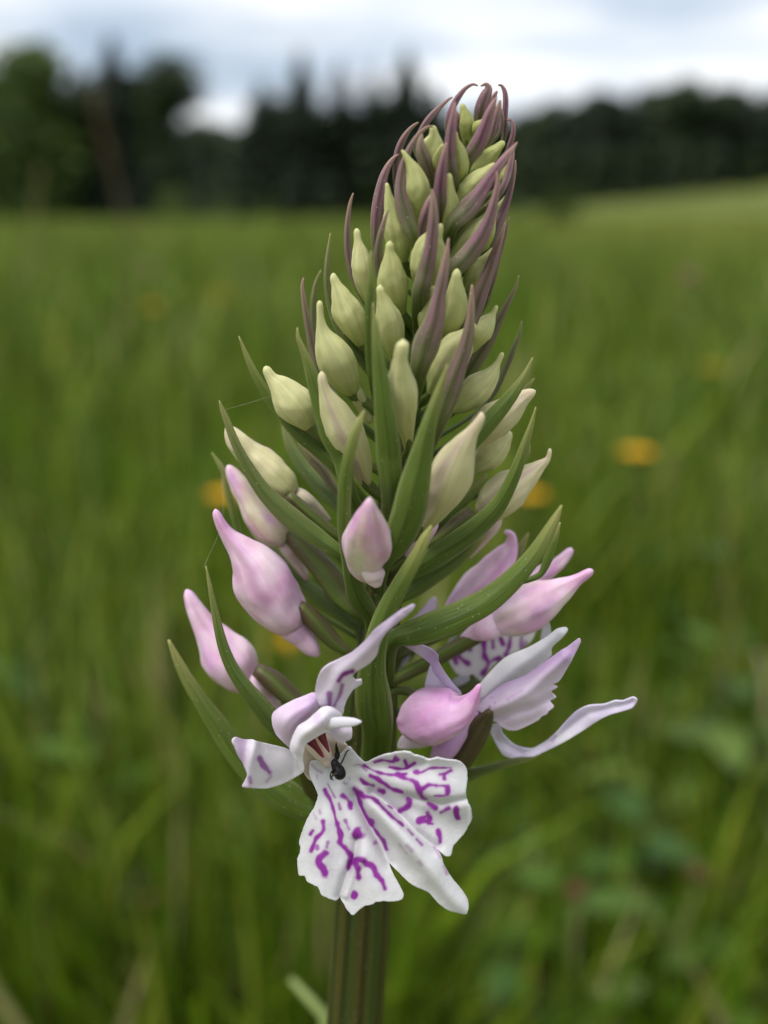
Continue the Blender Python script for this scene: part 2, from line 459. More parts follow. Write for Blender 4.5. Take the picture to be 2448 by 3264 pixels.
bract('A', [(1310, 900, 26), (1352, 780, 28), (1376, 680, 22), (1392, 590, 9), (1350, 530, 4)][:4], -2, -1, .9)
bract('A', [(650, 600, 18), (690, 470, 22), (740, 392, 26), (800, 322, 24), (860, 262, 14), (908, 222, 8), (929, 212, 4)], 1, 0, .85)
bract('A', [(520, 950, 20), (500, 800, 24), (505, 700, 27), (525, 605, 28), (562, 520, 23), (612, 450, 14), (655, 413, 8), (674, 402, 4)], 1, 0, .85)
bud('A', [(730, 800, 38), (755, 670, 88), (782, 570, 82), (790, 495, 46), (782, 440, 12)], -3, -3.5, 0, green=.5)
bract('A', [(775, 840, 32), (735, 720, 56), (695, 610, 46), (690, 540, 26), (700, 490, 6)], -4, -4.2, .55)
bud('A', [(960, 900, 28), (985, 780, 58), (990, 690, 55), (975, 600, 44), (958, 525, 22), (955, 480, 7)], -4, -4.5, 0, green=.6)
bract('A', [(925, 800, 45), (908, 660, 42), (910, 550, 40), (925, 425, 34), (936, 335, 23), (945, 275, 13), (949, 248, 4)], -5, -5, 1)
bud('A', [(805, 790, 30), (818, 700, 40), (838, 615, 27), (854, 575, 7)], -4.5, -5, 0, green=.5)
bract('A', [(840, 1040, 50), (835, 930, 50), (846, 800, 43), (860, 695, 31), (874, 612, 20), (886, 556, 6)], -6, -6, 1)
bud('A', [(640, 1180, 42), (662, 1010, 88), (662, 890, 92), (642, 785, 66), (602, 700, 38), (566, 640, 18), (550, 616, 6)], -4.5, -4.5, 0, green=.35)
bract('A', [(640, 1290, 40), (580, 1110, 66), (540, 940, 50), (545, 800, 37), (578, 665, 27), (638, 545, 20), (700, 466, 13), (760, 432, 8), (788, 436, 3)], -5.5, -4, .7)
bract('A', [(352, 1400, 20), (348, 1220, 38), (362, 1060, 46), (390, 900, 42), (420, 785, 31), (460, 705, 20), (500, 658, 10), (524, 644, 4)], 0, 0, .9)
bud('A', [(545, 1460, 50), (525, 1310, 94), (495, 1180, 86), (472, 1070, 58), (448, 970, 40), (440, 905, 22), (432, 866, 7)], -3.5, -3.5, 0, green=.25)
bract('A', [(400, 1600, 36), (368, 1430, 36), (378, 1300, 27), (408, 1170, 19), (436, 1085, 9), (449, 1058, 4)], -4.5, -5, .55)
bract('A', [(330, 1830, 36), (250, 1690, 40), (175, 1540, 33), (142, 1390, 28), (134, 1250, 24), (144, 1100, 18), (160, 1000, 12), (180, 936, 4)], 0, 0, .7)
bud('A', [(300, 1760, 35), (262, 1620, 66), (248, 1500, 74), (234, 1400, 62), (216, 1300, 38), (206, 1216, 10)], -2, -2, .12)
bract('A', [(690, 1290, 18), (700, 1190, 34), (728, 1090, 38), (754, 1000, 26), (768, 950, 7)], -6, -6.4, .9)
bud('A', [(720, 1680, 50), (738, 1530, 118), (752, 1390, 122), (790, 1275, 88), (832, 1205, 36), (842, 1178, 9)], -5, -6, 0, green=.2)
bract('A', [(690, 1700, 70), (730, 1520, 64), (762, 1360, 52), (780, 1210, 45), (787, 1105, 38), (786, 1010, 27), (779, 940, 14), (774, 905, 4)], -7.5, -7, .8)
bud('A', [(880, 1260, 34), (906, 1125, 68), (906, 1005, 62), (905, 905, 43), (905, 825, 30), (906, 795, 9)], -5, -5.5, 0, green=.3)
bud('A', [(950, 1060, 40), (1050, 920, 76), (1125, 835, 74), (1192, 775, 52), (1248, 728, 14)], -4, -4, 0, green=.4)
bract('A', [(930, 1180, 60), (1040, 1060, 84), (1125, 955, 64), (1208, 830, 46), (1280, 732, 38), (1342, 650, 28), (1392, 590, 15), (1418, 552, 5)], -6, -5, .95)
bud('A', [(940, 1470, 50), (1020, 1345, 86), (1092, 1245, 90), (1170, 1165, 62), (1232, 1110, 34), (1254, 1076, 9)], -5, -5, 0, green=.3)
bud('A', [(1180, 1240, 36), (1262, 1095, 54), (1308, 1018, 34), (1338, 966, 8)], -1, -1, 0, green=.6)
bract('A', [(1220, 1320, 32), (1275, 1150, 46), (1330, 1030, 32), (1365, 920, 24), (1390, 820, 17), (1404, 742, 10), (1406, 688, 4)], -2, -1, .9)
bud('A', [(1160, 1370, 30), (1205, 1240, 42), (1240, 1130, 22), (1258, 1078, 6)], -2.5, -3, 0)
bract('A', [(940, 1520, 66), (1060, 1390, 74), (1150, 1255, 60), (1210, 1125, 45), (1245, 1000, 32), (1265, 900, 22), (1271, 820, 13), (1262, 772, 4)], -7, -6, .9)
# ---- middle (crop B)
bract('B', [(330, 1120, 30), (240, 965, 36), (205, 855, 32), (174, 720, 27), (150, 600, 21), (131, 480, 16), (124, 405, 10), (131, 362, 4)], 0, 0, .55)
bract('B', [(260, 900, 16), (205, 740, 17), (190, 590, 18), (195, 475, 16), (212, 380, 10), (240, 316, 4)], 4, 4, .25)
bract('B', [(560, 940, 45), (430, 775, 46), (345, 645, 36), (296, 505, 27), (278, 380, 22), (282, 250, 17), (292, 150, 10), (299, 84, 4)], -1, -1, .2)
bud('B', [(495, 775, 34), (455, 680, 76), (402, 565, 87), (362, 475, 64), (332, 402, 38), (319, 362, 26), (318, 340, 9)], -3, -3, .06)
bud('B', [(735, 580, 36), (702, 465, 82), (682, 352, 82), (676, 262, 58), (668, 192, 35), (669, 152, 25), (671, 140, 9)], -4.5, -5, 0, green=.25)
bud('B', [(705, 860, 36), (682, 725, 74), (662, 615, 76), (636, 530, 52), (615, 462, 34), (608, 425, 24), (608, 412, 9)], -5.5, -6, .04)
bract('B', [(560, 1060, 16), (538, 860, 22), (535, 700, 22), (540, 550, 26), (548, 400, 26), (549, 280, 15), (551, 196, 4)], -8, -8.5, 0, .4)
bud('B', [(435, 1075, 45), (392, 985, 92), (332, 865, 112), (282, 765, 82), (252, 692, 46), (236, 602, 27), (232, 512, 8)], -4, -4.5, .08, spur=[(450, 1065, 46), (500, 1160, 42), (548, 1255, 24)], spurY=(-2.2, -1.5))
bud('B', [(520, 1640, 40), (455, 1485, 92), (382, 1335, 108), (322, 1205, 86), (282, 1112, 60), (256, 1032, 38), (246, 972, 25), (245, 952, 9)], -6, -7, .28)
bract('B', [(400, 1640, 50), (375, 1490, 62), (302, 1335, 70), (240, 1155, 55), (195, 1005, 44), (160, 893, 32), (125, 802, 21), (97, 732, 13), (93, 672, 4)], -7, -6, 0)
bud('B', [(782, 1430, 24), (772, 1305, 50), (746, 1165, 90), (736, 1055, 95), (734, 955, 70), (734, 875, 55), (745, 802, 50), (750, 768, 36), (750, 755, 14)], -9, -11, .12)
bract('B', [(680, 1720, 66), (660, 1450, 78), (642, 1250, 68), (620, 1050, 55), (600, 880, 40), (585, 740, 28), (572, 620, 15), (565, 515, 4)], -11, -11, 0)
bud('B', [(900, 740, 36), (900, 610, 56), (928, 490, 46), (942, 428, 10)], -6, -6, .0)
bud('B', [(1020, 735, 36), (1060, 605, 70), (1076, 485, 62), (1079, 402, 48), (1083, 342, 34), (1086, 316, 12)], -6, -6.5, .0)
bract('B', [(850, 930, 60), (895, 775, 86), (948, 625, 62), (975, 480, 43), (1000, 350, 34), (1020, 230, 21), (1034, 115, 5)], -8.5, -8, .75)
bud('B', [(1150, 450, 40), (1205, 335, 66), (1270, 258, 46), (1318, 190, 14)], -3, -3, .0)
bract('B', [(1120, 740, 40), (1190, 590, 46), (1235, 450, 46), (1290, 310, 39), (1338, 170, 26), (1370, 80, 14), (1386, 14, 4)], -5, -4, .75)
bract('B', [(1250, 560, 14), (1300, 420, 15), (1350, 220, 14), (1390, 80, 10), (1412, -20, 4)], 0, 0, .7)
bract('B', [(1190, 640, 16), (1250, 510, 18), (1300, 400, 12), (1330, 320, 4)], 1, 1, 0, gray=.6)
bud('B', [(930, 1080, 36), (985, 955, 86), (1045, 865, 98), (1112, 765, 88), (1165, 690, 40), (1190, 655, 8)], -6, -6, .06)
bract('B', [(960, 1290, 50), (1035, 1080, 74), (1090, 925, 56), (1140, 785, 45), (1166, 650, 32), (1176, 520, 21), (1180, 404, 5)], -8, -7.5, .6)
bud('B', [(1150, 820, 36), (1222, 705, 72), (1272, 642, 56), (1312, 580, 22), (1332, 540, 5)], -2, -2, .05)
bract('B', [(1100, 1030, 40), (1200, 885, 50), (1282, 752, 41), (1350, 622, 28), (1410, 502, 18), (1456, 410, 10), (1472, 346, 4)], 0, 0, .5)
bract('B', [(1300, 1110, 15), (1400, 905, 20), (1440, 802, 18), (1475, 712, 11), (1491, 630, 4)], 3, 3, .3)
bud('B', [(1055, 1180, 40), (1130, 1120, 82), (1222, 1042, 82), (1292, 972, 56), (1340, 892, 22), (1369, 832, 5)], -2, -2, .06)
bud('B', [(1170, 1560, 40), (1262, 1485, 78), (1350, 1395, 72), (1405, 1335, 20)], -.5, -.5, .15)
bud('B', [(1140, 1420, 50), (1270, 1290, 108), (1395, 1195, 98), (1480, 1122, 62), (1540, 1082, 36), (1566, 1070, 14)], -3, -3, .45)
bract('B', [(1470, 1120, 20), (1520, 1050, 18), (1568, 985, 4)], 1, 1, 0, root=True)
bract('B', [(1090, 1480, 40), (1190, 1375, 48), (1290, 1255, 55), (1380, 1150, 47), (1450, 1060, 37), (1512, 960, 21), (1558, 858, 4)], -6, -5, 0)
# ---- front right bud and bract (crop D)
bud('D', [(425, 990, 48), (505, 840, 104), (568, 700, 145), (622, 565, 130), (682, 445, 80), (730, 372, 50), (772, 312, 36), (796, 265, 25), (796, 243, 9)], -10, -11, .45)
bract('D', [(170, 1260, 30), (238, 1105, 92), (310, 920, 112), (350, 740, 105), (396, 540, 80), (436, 370, 58), (482, 210, 42), (532, 50, 23), (574, -78, 5)], -12, -12, 0)
bud('D', [(790, 905, 60), (872, 845, 122), (982, 745, 128), (1092, 665, 86), (1180, 594, 46), (1238, 540, 19), (1250, 482, 8)], -2, -2, .5,
    spur=[(880, 950, 55), (800, 1070, 46), (716, 1185, 22)], spurY=(-1, 1), ovary=[(735, 890, 46), (640, 985, 68), (545, 1065, 58), (455, 1125, 40)], ovY=(-2.5, -2.5))
bract('D', [(440, 1060, 40), (590, 900, 48), (715, 775, 42), (835, 645, 12)], -2, -1, 0)
bud('D', [(320, 1190, 34), (400, 1050, 72), (455, 985, 60), (492, 925, 16)], -5, -5, .85)
bract('D', [(270, 1330, 40), (380, 1265, 62), (510, 1180, 76), (655, 1082, 76), (782, 982, 70), (892, 872, 60), (982, 722, 48), (1042, 582, 40), (1092, 432, 30), (1130, 312, 17), (1157, 202, 4)], -6, -6, 0)
bract('D', [(1080, 560, 16), (1105, 500, 18), (1112, 440, 5)], 1, 1, 0)
bract('D', [(230, 1490, 40), (370, 1390, 62), (500, 1295, 62), (620, 1215, 56), (740, 1110, 42), (850, 985, 10)], -2, -1, 0)
bud('D', [(560, 1610, 40), (660, 1505, 92), (762, 1405, 112), (862, 1302, 110), (942, 1202, 88), (996, 1108, 46), (992, 1042, 24), (955, 1026, 10)], 1, 1, .95)
bract('D', [(960, 1340, 30), (1010, 1230, 34), (1060, 1130, 28), (1108, 1036, 6)], 2, 2, 0)
bud('D', [(1020, 1430, 50), (1150, 1335, 64), (1262, 1272, 50), (1332, 1208, 40), (1390, 1146, 12)], 1, 1, .95)
bud('D', [(870, 1650, 60), (960, 1605, 118), (1082, 1545, 145), (1212, 1472, 130), (1332, 1402, 84), (1432, 1342, 42), (1524, 1286, 10)], -4, -4, .9,
    spur=[(850, 1650, 95), (760, 1690, 62), (665, 1725, 16)], spurY=(-2.6, -2))
bract('D', [(1010, 1370, 14), (1090, 1350, 18), (1150, 1330, 19), (1185, 1310, 20), (1240, 1200, 30), (1282, 1080, 22), (1318, 965, 5)], -9.5, -7.5, 0, root=False)
bract('D', [(230, 1730, 60), (350, 1695, 84), (505, 1640, 96), (672, 1570, 90), (822, 1490, 85), (952, 1390, 75), (1062, 1280, 65), (1152, 1170, 55), (1222, 1060, 45), (1282, 950, 30), (1328, 852, 6)], -10, -9.5, 0)
# ---- left side (crop C, E)
bract('C', [(1240, 700, 46), (1085, 540, 56), (952, 425, 58), (832, 292, 50), (722, 152, 42), (632, 2, 32), (562, -148, 21), (500, -305, 4)], -2, -1, 0)
bud('C', [(1040, 385, 50), (985, 295, 118), (902, 185, 130), (820, 82, 96), (748, 8, 54), (706, -62, 14)], -3.5, -2.5, .15)
bract('C', [(1270, 1000, 46), (1190, 910, 56), (1075, 795, 56), (960, 645, 50), (880, 500, 38), (825, 330, 8)], 3, 4, 0, gray=.25)
bract('C', [(1210, 830, 34), (1120, 690, 42), (1040, 605, 34), (950, 495, 8)], 2, 2, .45)
bud('C', [(915, 885, 60), (862, 845, 118), (762, 762, 152), (662, 662, 132), (572, 582, 104), (482, 482, 90), (432, 412, 52), (415, 388, 26)], -2, -1, .35,
    spur=[(960, 905, 62), (1080, 1000, 50), (1182, 1088, 22)], spurY=(-1, 0), ovary=[(868, 895, 46), (950, 970, 52), (1060, 1062, 52), (1150, 1140, 46), (1235, 1200, 34)], ovY=(-2.5, -2))
bud('C', [(845, 1255, 50), (808, 1222, 92), (742, 1160, 122), (652, 1050, 112), (572, 922, 86), (492, 802, 72), (440, 716, 46), (424, 684, 26)], .5, 1, .62,
    spur=[(860, 1275, 62), (930, 1380, 50), (1015, 1530, 20)], spurY=(1, 2), ovary=[(872, 1195, 50), (960, 1275, 70), (1080, 1400, 90), (1180, 1520, 95), (1285, 1670, 84), (1340, 1740, 50)], ovY=(.5, -2))
bract('C', [(1400, 1900, 40), (1340, 1850, 50), (1230, 1760, 60), (1100, 1660, 65), (960, 1560, 60), (850, 1445, 55), (755, 1345, 48), (655, 1220, 36), (555, 1050, 26), (450, 835, 24), (368, 685, 22), (296, 575, 4)], 1, 3, 0, gray=.12)
bract('C', [(600, 1420, 20), (545, 1310, 24), (510, 1220, 26), (470, 1085, 27), (440, 960, 26), (402, 835, 19), (374, 728, 5)], 3, 3, 0)
bract('C', [(1270, 1350, 50), (1110, 1230, 72), (962, 1122, 80), (822, 1002, 76), (702, 882, 62), (602, 742, 52), (522, 602, 41), (462, 472, 34), (412, 342, 27), (372, 240, 16), (352, 182, 4)], -5, -3, .12)
bud('E', [(925, 385, 90), (880, 350, 150), (800, 260, 190), (712, 130, 200), (635, -10, 155), (545, -118, 92), (468, -200, 56), (415, -285, 38), (390, -350, 22), (388, -362, 9)], -5, -5, .95,
    spur=[(880, 400, 84), (960, 480, 74), (1030, 560, 55), (1066, 600, 20)], spurY=(-3.0, -3), ovary=[(935, 265, 36), (1000, 330, 62), (1090, 430, 62), (1180, 520, 48), (1262, 575, 30)], ovY=(-4, -3))
bud('E', [(590, 815, 66), (545, 745, 134), (478, 640, 166), (398, 520, 126), (312, 400, 80), (246, 280, 58), (208, 192, 32), (200, 174, 18)], -2.5, -1.5, 1.0,
    spur=[(640, 770, 72), (705, 855, 70), (765, 945, 58), (805, 1000, 26)], spurY=(-2, -1), ovary=[(655, 690, 42), (760, 765, 70), (850, 850, 70), (930, 910, 54)], ovY=(-3, -3))
bract('E', [(900, 1190, 46), (770, 1045, 68), (685, 935, 64), (592, 822, 54), (502, 692, 45), (442, 552, 38), (402, 402, 30), (371, 252, 21), (346, 122, 13), (324, 10, 4)], -6, -7, 0, gray=.06)
bract('E', [(1200, 1640, 60), (1000, 1610, 88), (850, 1530, 108), (700, 1420, 95), (522, 1240, 75), (402, 1060, 65), (292, 902, 52), (202, 762, 41), (132, 622, 28), (77, 498, 8)], -5, -4, 0)
# ---- front
bract('C', [(1490, 1800, 60), (1420, 1700, 86), (1362, 1560, 64), (1332, 1400, 55), (1302, 1200, 52), (1296, 1000, 52), (1301, 850, 52), (1316, 700, 48), (1342, 560, 45), (1372, 440, 40), (1412, 340, 29), (1446, 258, 6)], -7, -12, 0)
bud('C', [(1500, 1500, 70), (1490, 1440, 140), (1476, 1340, 172), (1476, 1220, 178), (1481, 1105, 132), (1486, 1005, 76), (1488, 945, 36), (1488, 924, 12)], -12, -13.5, .72,
    spur=[(1508, 1450, 90), (1530, 1530, 74), (1552, 1590, 28)], spurY=(-9.8, -10))
bract('E', [(1455, 1080, 105), (1440, 980, 122), (1428, 850, 120), (1425, 700, 92), (1440, 560, 78), (1475, 420, 72), (1530, 280, 66), (1600, 150, 58), (1665, 35, 52), (1730, -80, 45), (1775, -180, 34), (1816, -258, 8)][::1], -8, -12, 0)
bract('F', [(380, 1190, 40), (530, 1150, 36), (650, 1112, 26), (780, 1072, 22), (900, 1042, 15), (965, 1015, 5)], -3, -4, .1)

# ------------------------------------------------------------------ petals: traced outline, real depth, pigment per vertex
def seg_dist(Q, P, closed=True):
    A = P; B = np.roll(P, -1, 0) if closed else P[1:]
    if not closed: A = P[:-1]
    d = B - A; l2 = (d ** 2).sum(1) + 1e-12
    best = np.full(len(Q), 1e9)
    for i in range(len(A)):
        w = Q - A[i]; t = np.clip((w @ d[i]) / l2[i], 0, 1)
        e = w - t[:, None] * d[i]
        best = np.minimum(best, (e ** 2).sum(1))
    return np.sqrt(best)
def smooth_outline(P, step, sharp=()):
    P = np.asarray(P, float); n = len(P); out = []
    for i in range(n):
        p0, p1, p2, p3 = P[i-1], P[i], P[(i+1) % n], P[(i+2) % n]
        m1 = np.zeros(2) if i in sharp else (p2 - p0) * .42
        m2 = np.zeros(2) if (i+1) % n in sharp else (p3 - p1) * .42
        L_ = np.linalg.norm(p2 - p1); m1 *= min(1, L_ / (np.linalg.norm(m1) + 1e-9)); m2 *= min(1, L_ / (np.linalg.norm(m2) + 1e-9))
        k = max(2, int(L_ / step))
        for s in np.arange(k) / k:
            out.append((2*s**3-3*s**2+1)*p1 + (s**3-2*s**2+s)*m1 + (-2*s**3+3*s**2)*p2 + (s**3-s**2)*m2)
    return np.array(out)
MARK = lin(150, 50, 158, .95); MARK_L = lin(190, 120, 200)
def fbm2(X, Y, s, seed=0.0):
    return np.array([noise.noise((x * s + seed, y * s, seed)) for x, y in zip(X, Y)])
def petal(name, c, outline, depth, parent, base=(228, 222, 226), tint=None, marks=(), step=7, dome=0.0, creases=(), ruffle=.12, thick=.14, sharp=(), tintf=None, jag=0.0, soft=8.0):
    """depth: function of crop coordinates (arrays) -> mm behind the stem"""
    ox, oy, s = CROPS[c]
    P = smooth_outline(outline, step / s * .8, sharp)
    if jag:
        ctr = P.mean(0)
        nn = np.array([noise.noise((p[0] * .03, p[1] * .03, 3.3)) + .6 * noise.noise((p[0] * .09, p[1] * .09, 1.3)) for p in P])
        v = P - ctr; P = P + v / (np.linalg.norm(v, axis=1)[:, None] + 1e-9) * (nn * jag)[:, None]
    h = step / s
    lo = P.min(0); hi = P.max(0)
    gx, gy = np.meshgrid(np.arange(lo[0], hi[0], h), np.arange(lo[1], hi[1], h * .866))
    gx = gx + (np.arange(gx.shape[0]) % 2)[:, None] * h / 2
    Q = np.stack([gx.ravel(), gy.ravel()], 1)
    # inside test
    ins = np.zeros(len(Q), bool); A = P; B = np.roll(P, -1, 0)
    for (x1, y1), (x2, y2) in zip(A, B):
        if y1 == y2: continue
        cnd = ((y1 > Q[:, 1]) != (y2 > Q[:, 1])) & (Q[:, 0] < (x2 - x1) * (Q[:, 1] - y1) / (y2 - y1) + x1)
        ins ^= cnd
    Q = Q[ins]; d = seg_dist(Q, P); Q = Q[d > h * .45]
    nb = len(P)
    pts = [Vector(p) for p in P] + [Vector(q) for q in Q]
    vo, _, fo, _, _, _ = delaunay_2d_cdt(pts, [], [list(range(nb))], 1, 1e-6)
    X = np.array([v.x for v in vo]); Yy = np.array([v.y for v in vo])
    XY = np.stack([X, Yy], 1)
    db = seg_dist(XY, P); dm = db.max()
    D = np.asarray(depth(X, Yy), float) * np.ones(len(X))
    if dome:
        fld = 1 - (1 - np.clip(db / dm, 0, 1)) ** 1.7
        eds = np.array([(f[a], f[a - 1]) for f in fo for a in range(len(f))]); cnt = np.zeros(len(X)) + 1e-9
        np.add.at(cnt, eds[:, 0], 1); np.add.at(cnt, eds[:, 1], 1)
        for _ in range(45):
            acc = np.zeros(len(X)); np.add.at(acc, eds[:, 0], fld[eds[:, 1]]); np.add.at(acc, eds[:, 1], fld[eds[:, 0]])
            fld = .3 * fld + .7 * acc / cnt
        D = D - dome * 1.25 * fld
    for cp, amp, wd_ in creases:
        q = seg_dist(XY, np.array(cp, float), False); D = D + amp * np.exp(-(q / wd_) ** 2)
    edge = np.exp(-(db / (dm * .35)) ** 2)
    D = D + ruffle * fbm2(X, Yy, .006, ox) * (.5 + 1.6 * edge) + .012 * fbm2(X, Yy, .05, oy)
    K = np.tile(lin(*base), (len(X), 1))
    K = K * (1 + .05 * fbm2(X, Yy, .02, 7.7))[:, None]
    if tint is not None:
        w = np.clip(tintf(X, Yy) if tintf else .5 + fbm2(X, Yy, .008, 2.2), 0, 1)[:, None]
        K = K * (1 - w) + lin(*tint) * w
    wobm = np.clip(1.05 + .9 * fbm2(X, Yy, .017, 9.1), .5, 1.7)
    for mk in marks:
        pl, w = np.array(mk[0], float), mk[1] * 1.12; a = mk[2] if len(mk) > 2 else 1.0
        if len(pl) == 1: pl = np.vstack([pl, pl + .5])
        if len(pl) > 2: pl = catmull(np.hstack([pl, np.zeros((len(pl), 1))]), len(pl) * 4)[:, :2]
        q = seg_dist(XY, pl, False)
        f = np.clip((w * wobm - q) / (soft + .45 * w) + .5, 0, 1)
        halo = np.exp(-(q / (w * 1.8)) ** 2) * .22
        f = np.maximum(f, halo) * a
        K = K * (1 - f[:, None]) + MARK * f[:, None]
    V = []
    for x, y, e in zip(X, Yy, D):
        p, t = px(ox + x * s, oy + y * s, e * MM); V.append(p)
    o = mesh_obj(name, V, [tuple(f) for f in fo], M_PETAL, parent, K, np.stack([X * .004, Yy * .004], 1))
    md = o.modifiers.new('thickness', 'SOLIDIFY'); md.thickness = thick * MM; md.offset = 0
    return o

# ---- the open flower in front
f1 = empty('open_flower', parent=orchid)
f1['label'] = 'open white flower with broad purple streaked lip'
LIP = [(205, 390), (240, 480), (268, 560), (240, 650), (190, 730), (150, 830), (130, 900), (140, 970), (118, 1050), (130, 1160), (172, 1168),
       (200, 1215), (268, 1250), (300, 1310), (370, 1342), (408, 1350), (438, 1318), (447, 1345), (490, 1420), (535, 1462), (575, 1428), (625, 1392),
       (680, 1380), (722, 1357), (850, 1357), (903, 1342), (915, 1300), (880, 1230), (832, 1140), (802, 1062), (850, 1110), (920, 1180), (980, 1230),
       (1050, 1262), (1110, 1292), (1180, 1370), (1250, 1420), (1330, 1442), (1385, 1450), (1405, 1410), (1390, 1330), (1340, 1250), (1280, 1180),
       (1220, 1080), (1192, 1000), (1152, 950), (1192, 985), (1240, 1020), (1275, 1005), (1290, 940), (1350, 870), (1400, 800), (1430, 740),
       (1425, 660), (1395, 590), (1385, 520), (1395, 440), (1390, 350), (1350, 305), (1290, 290), (1230, 282), (1170, 272), (1110, 282), (1050, 266),
       (990, 246), (960, 228), (900, 225), (830, 235), (760, 250), (700, 276), (650, 300), (620, 306), (580, 270), (535, 220), (500, 190), (430, 250), (330, 290), (215, 300)]
MK = [([(700, 302), (760, 285), (840, 295), (856, 265)], 10), ([(840, 295), (876, 285)], 11), ([(812, 340), (850, 345), (940, 345), (930, 290)], 13), ([(940, 345), (995, 308)], 13),
      ([(620, 325), (700, 375), (790, 400), (870, 405), (940, 400)], 9), ([(870, 405), (920, 430), (990, 450), (1030, 500), (1060, 560), (1085, 578)], 17),
      ([(1000, 390), (1040, 390), (1120, 350), (1200, 345), (1270, 345)], 8), ([(1020, 388)], 20), ([(1190, 400), (1230, 395), (1270, 365)], 13), ([(1222, 400), (1222, 432)], 14),
      ([(1060, 505), (1110, 480), (1160, 485)], 14), ([(1160, 485), (1230, 488), (1255, 505), (1255, 535), (1225, 555), (1150, 555)], 8), ([(1250, 498), (1246, 545)], 16),
      ([(670, 405), (740, 440), (810, 490), (870, 520), (905, 530)], 12), ([(600, 430), (630, 460), (685, 475)], 13), ([(738, 520), (760, 524)], 18),
      ([(545, 505), (580, 540), (620, 565), (690, 590), (740, 640), (800, 700), (860, 750), (905, 790)], 11),
      ([(545, 505), (580, 570), (600, 640), (640, 720), (670, 760), (720, 830), (760, 890), (795, 962)], 13), ([(560, 515), (590, 545)], 18), ([(640, 720), (680, 770)], 20),
      ([(950, 575), (970, 610), (940, 650), (890, 670)], 19), ([(800, 640), (826, 656)], 11), ([(1100, 615), (1160, 650)], 15), ([(1200, 682), (1230, 665), (1260, 650)], 13),
      ([(1313, 660), (1320, 722)], 17), ([(1092, 690), (1112, 740), (1040, 752), (1092, 705)], 18), ([(1100, 770), (1132, 772)], 14), ([(1176, 820), (1195, 910)], 15),
      ([(945, 820), (980, 862)], 9, .8), ([(1010, 895), (1050, 936)], 9, .8), ([(890, 920), (940, 990)], 8, .3), ([(940, 930), (985, 975)], 8, .4), ([(1040, 1055), (1062, 1082)], 10, .35),
      ([(1145, 950), (1190, 1030)], 8, .5), ([(1215, 1090), (1240, 1150)], 8, .5), ([(325, 515), (345, 560), (380, 640), (400, 720), (415, 780)], 11),
      ([(415, 780), (440, 840), (445, 930), (480, 960), (520, 1000), (520, 1060), (505, 1100)], 19), ([(345, 470), (370, 520), (400, 572)], 6, .7),
      ([(458, 556), (490, 590), (515, 660)], 17), ([(430, 620), (440, 660)], 11, .8), ([(482, 750), (506, 812)], 11, .8), ([(578, 848)], 34), ([(700, 915)], 16, .7),
      ([(520, 1060), (560, 1050), (600, 1045), (640, 1072), (690, 1100), (710, 1160)], 20), ([(710, 1160), (750, 1200), (772, 1262)], 14), ([(560, 1055), (575, 1170)], 22),
      ([(545, 1308)], 25), ([(312, 760), (312, 830), (265, 880), (220, 980)], 13), ([(238, 825), (215, 852)], 12), ([(342, 910), (335, 950)], 9, .7), ([(270, 940), (270, 962)], 11, .8),
      ([(322, 1000), (280, 1040), (300, 1100), (320, 1150)], 24), ([(285, 670), (290, 690)], 10, .6), ([(240, 690), (260, 735)], 8, .3), ([(540, 330), (580, 320), (640, 372)], 6, .6),
      ([(220, 320), (250, 350), (300, 385)], 8, .4), ([(262, 405), (265, 430)], 8, .35), ([(470, 465), (490, 470)], 8, .5), ([(510, 420), (512, 435)], 8, .4)]
def lip_depth(X, Y):
    r = np.hypot(X - 360, Y - 340) / 1500
    side = np.clip((X - 620) / 800, -1, 1)
    d = -9.2 - 6.0 * r ** .75
    d = d + 1.4 * np.clip((X - 900) / 500, 0, 1) ** 2 + 1.3 * np.clip((420 - X) / 300, 0, 1) ** 1.5
    an = np.arctan2(X - 360, Y - 340)
    d = d + .34 * np.sin(an * 13) * np.clip(r * 2.8 - .3, 0, 1)
    mid = (X > 800) & (Y > 900 + .0 * X)
    return d
LC = [([(438, 1318), (480, 1180), (545, 1050), (560, 900)], .55, 38), ([(470, 1310), (520, 1170), (590, 1040)], -.35, 30),
      ([(802, 1062), (730, 900), (640, 740), (560, 560)], .5, 45), ([(1152, 950), (1000, 830), (860, 680), (680, 540)], .6, 45),
      ([(1400, 1440), (1280, 1330), (1080, 1080), (880, 860), (700, 650)], -.45, 60), ([(1400, 580), (1200, 620), (950, 560)], .3, 30), ([(1060, 300), (900, 380)], .25, 40)]
petal('lip', 'G', LIP, lip_depth, f1, base=(220, 218, 221), marks=MK, step=3.4, creases=LC, ruffle=.05, sharp=(16, 29, 45), jag=4)
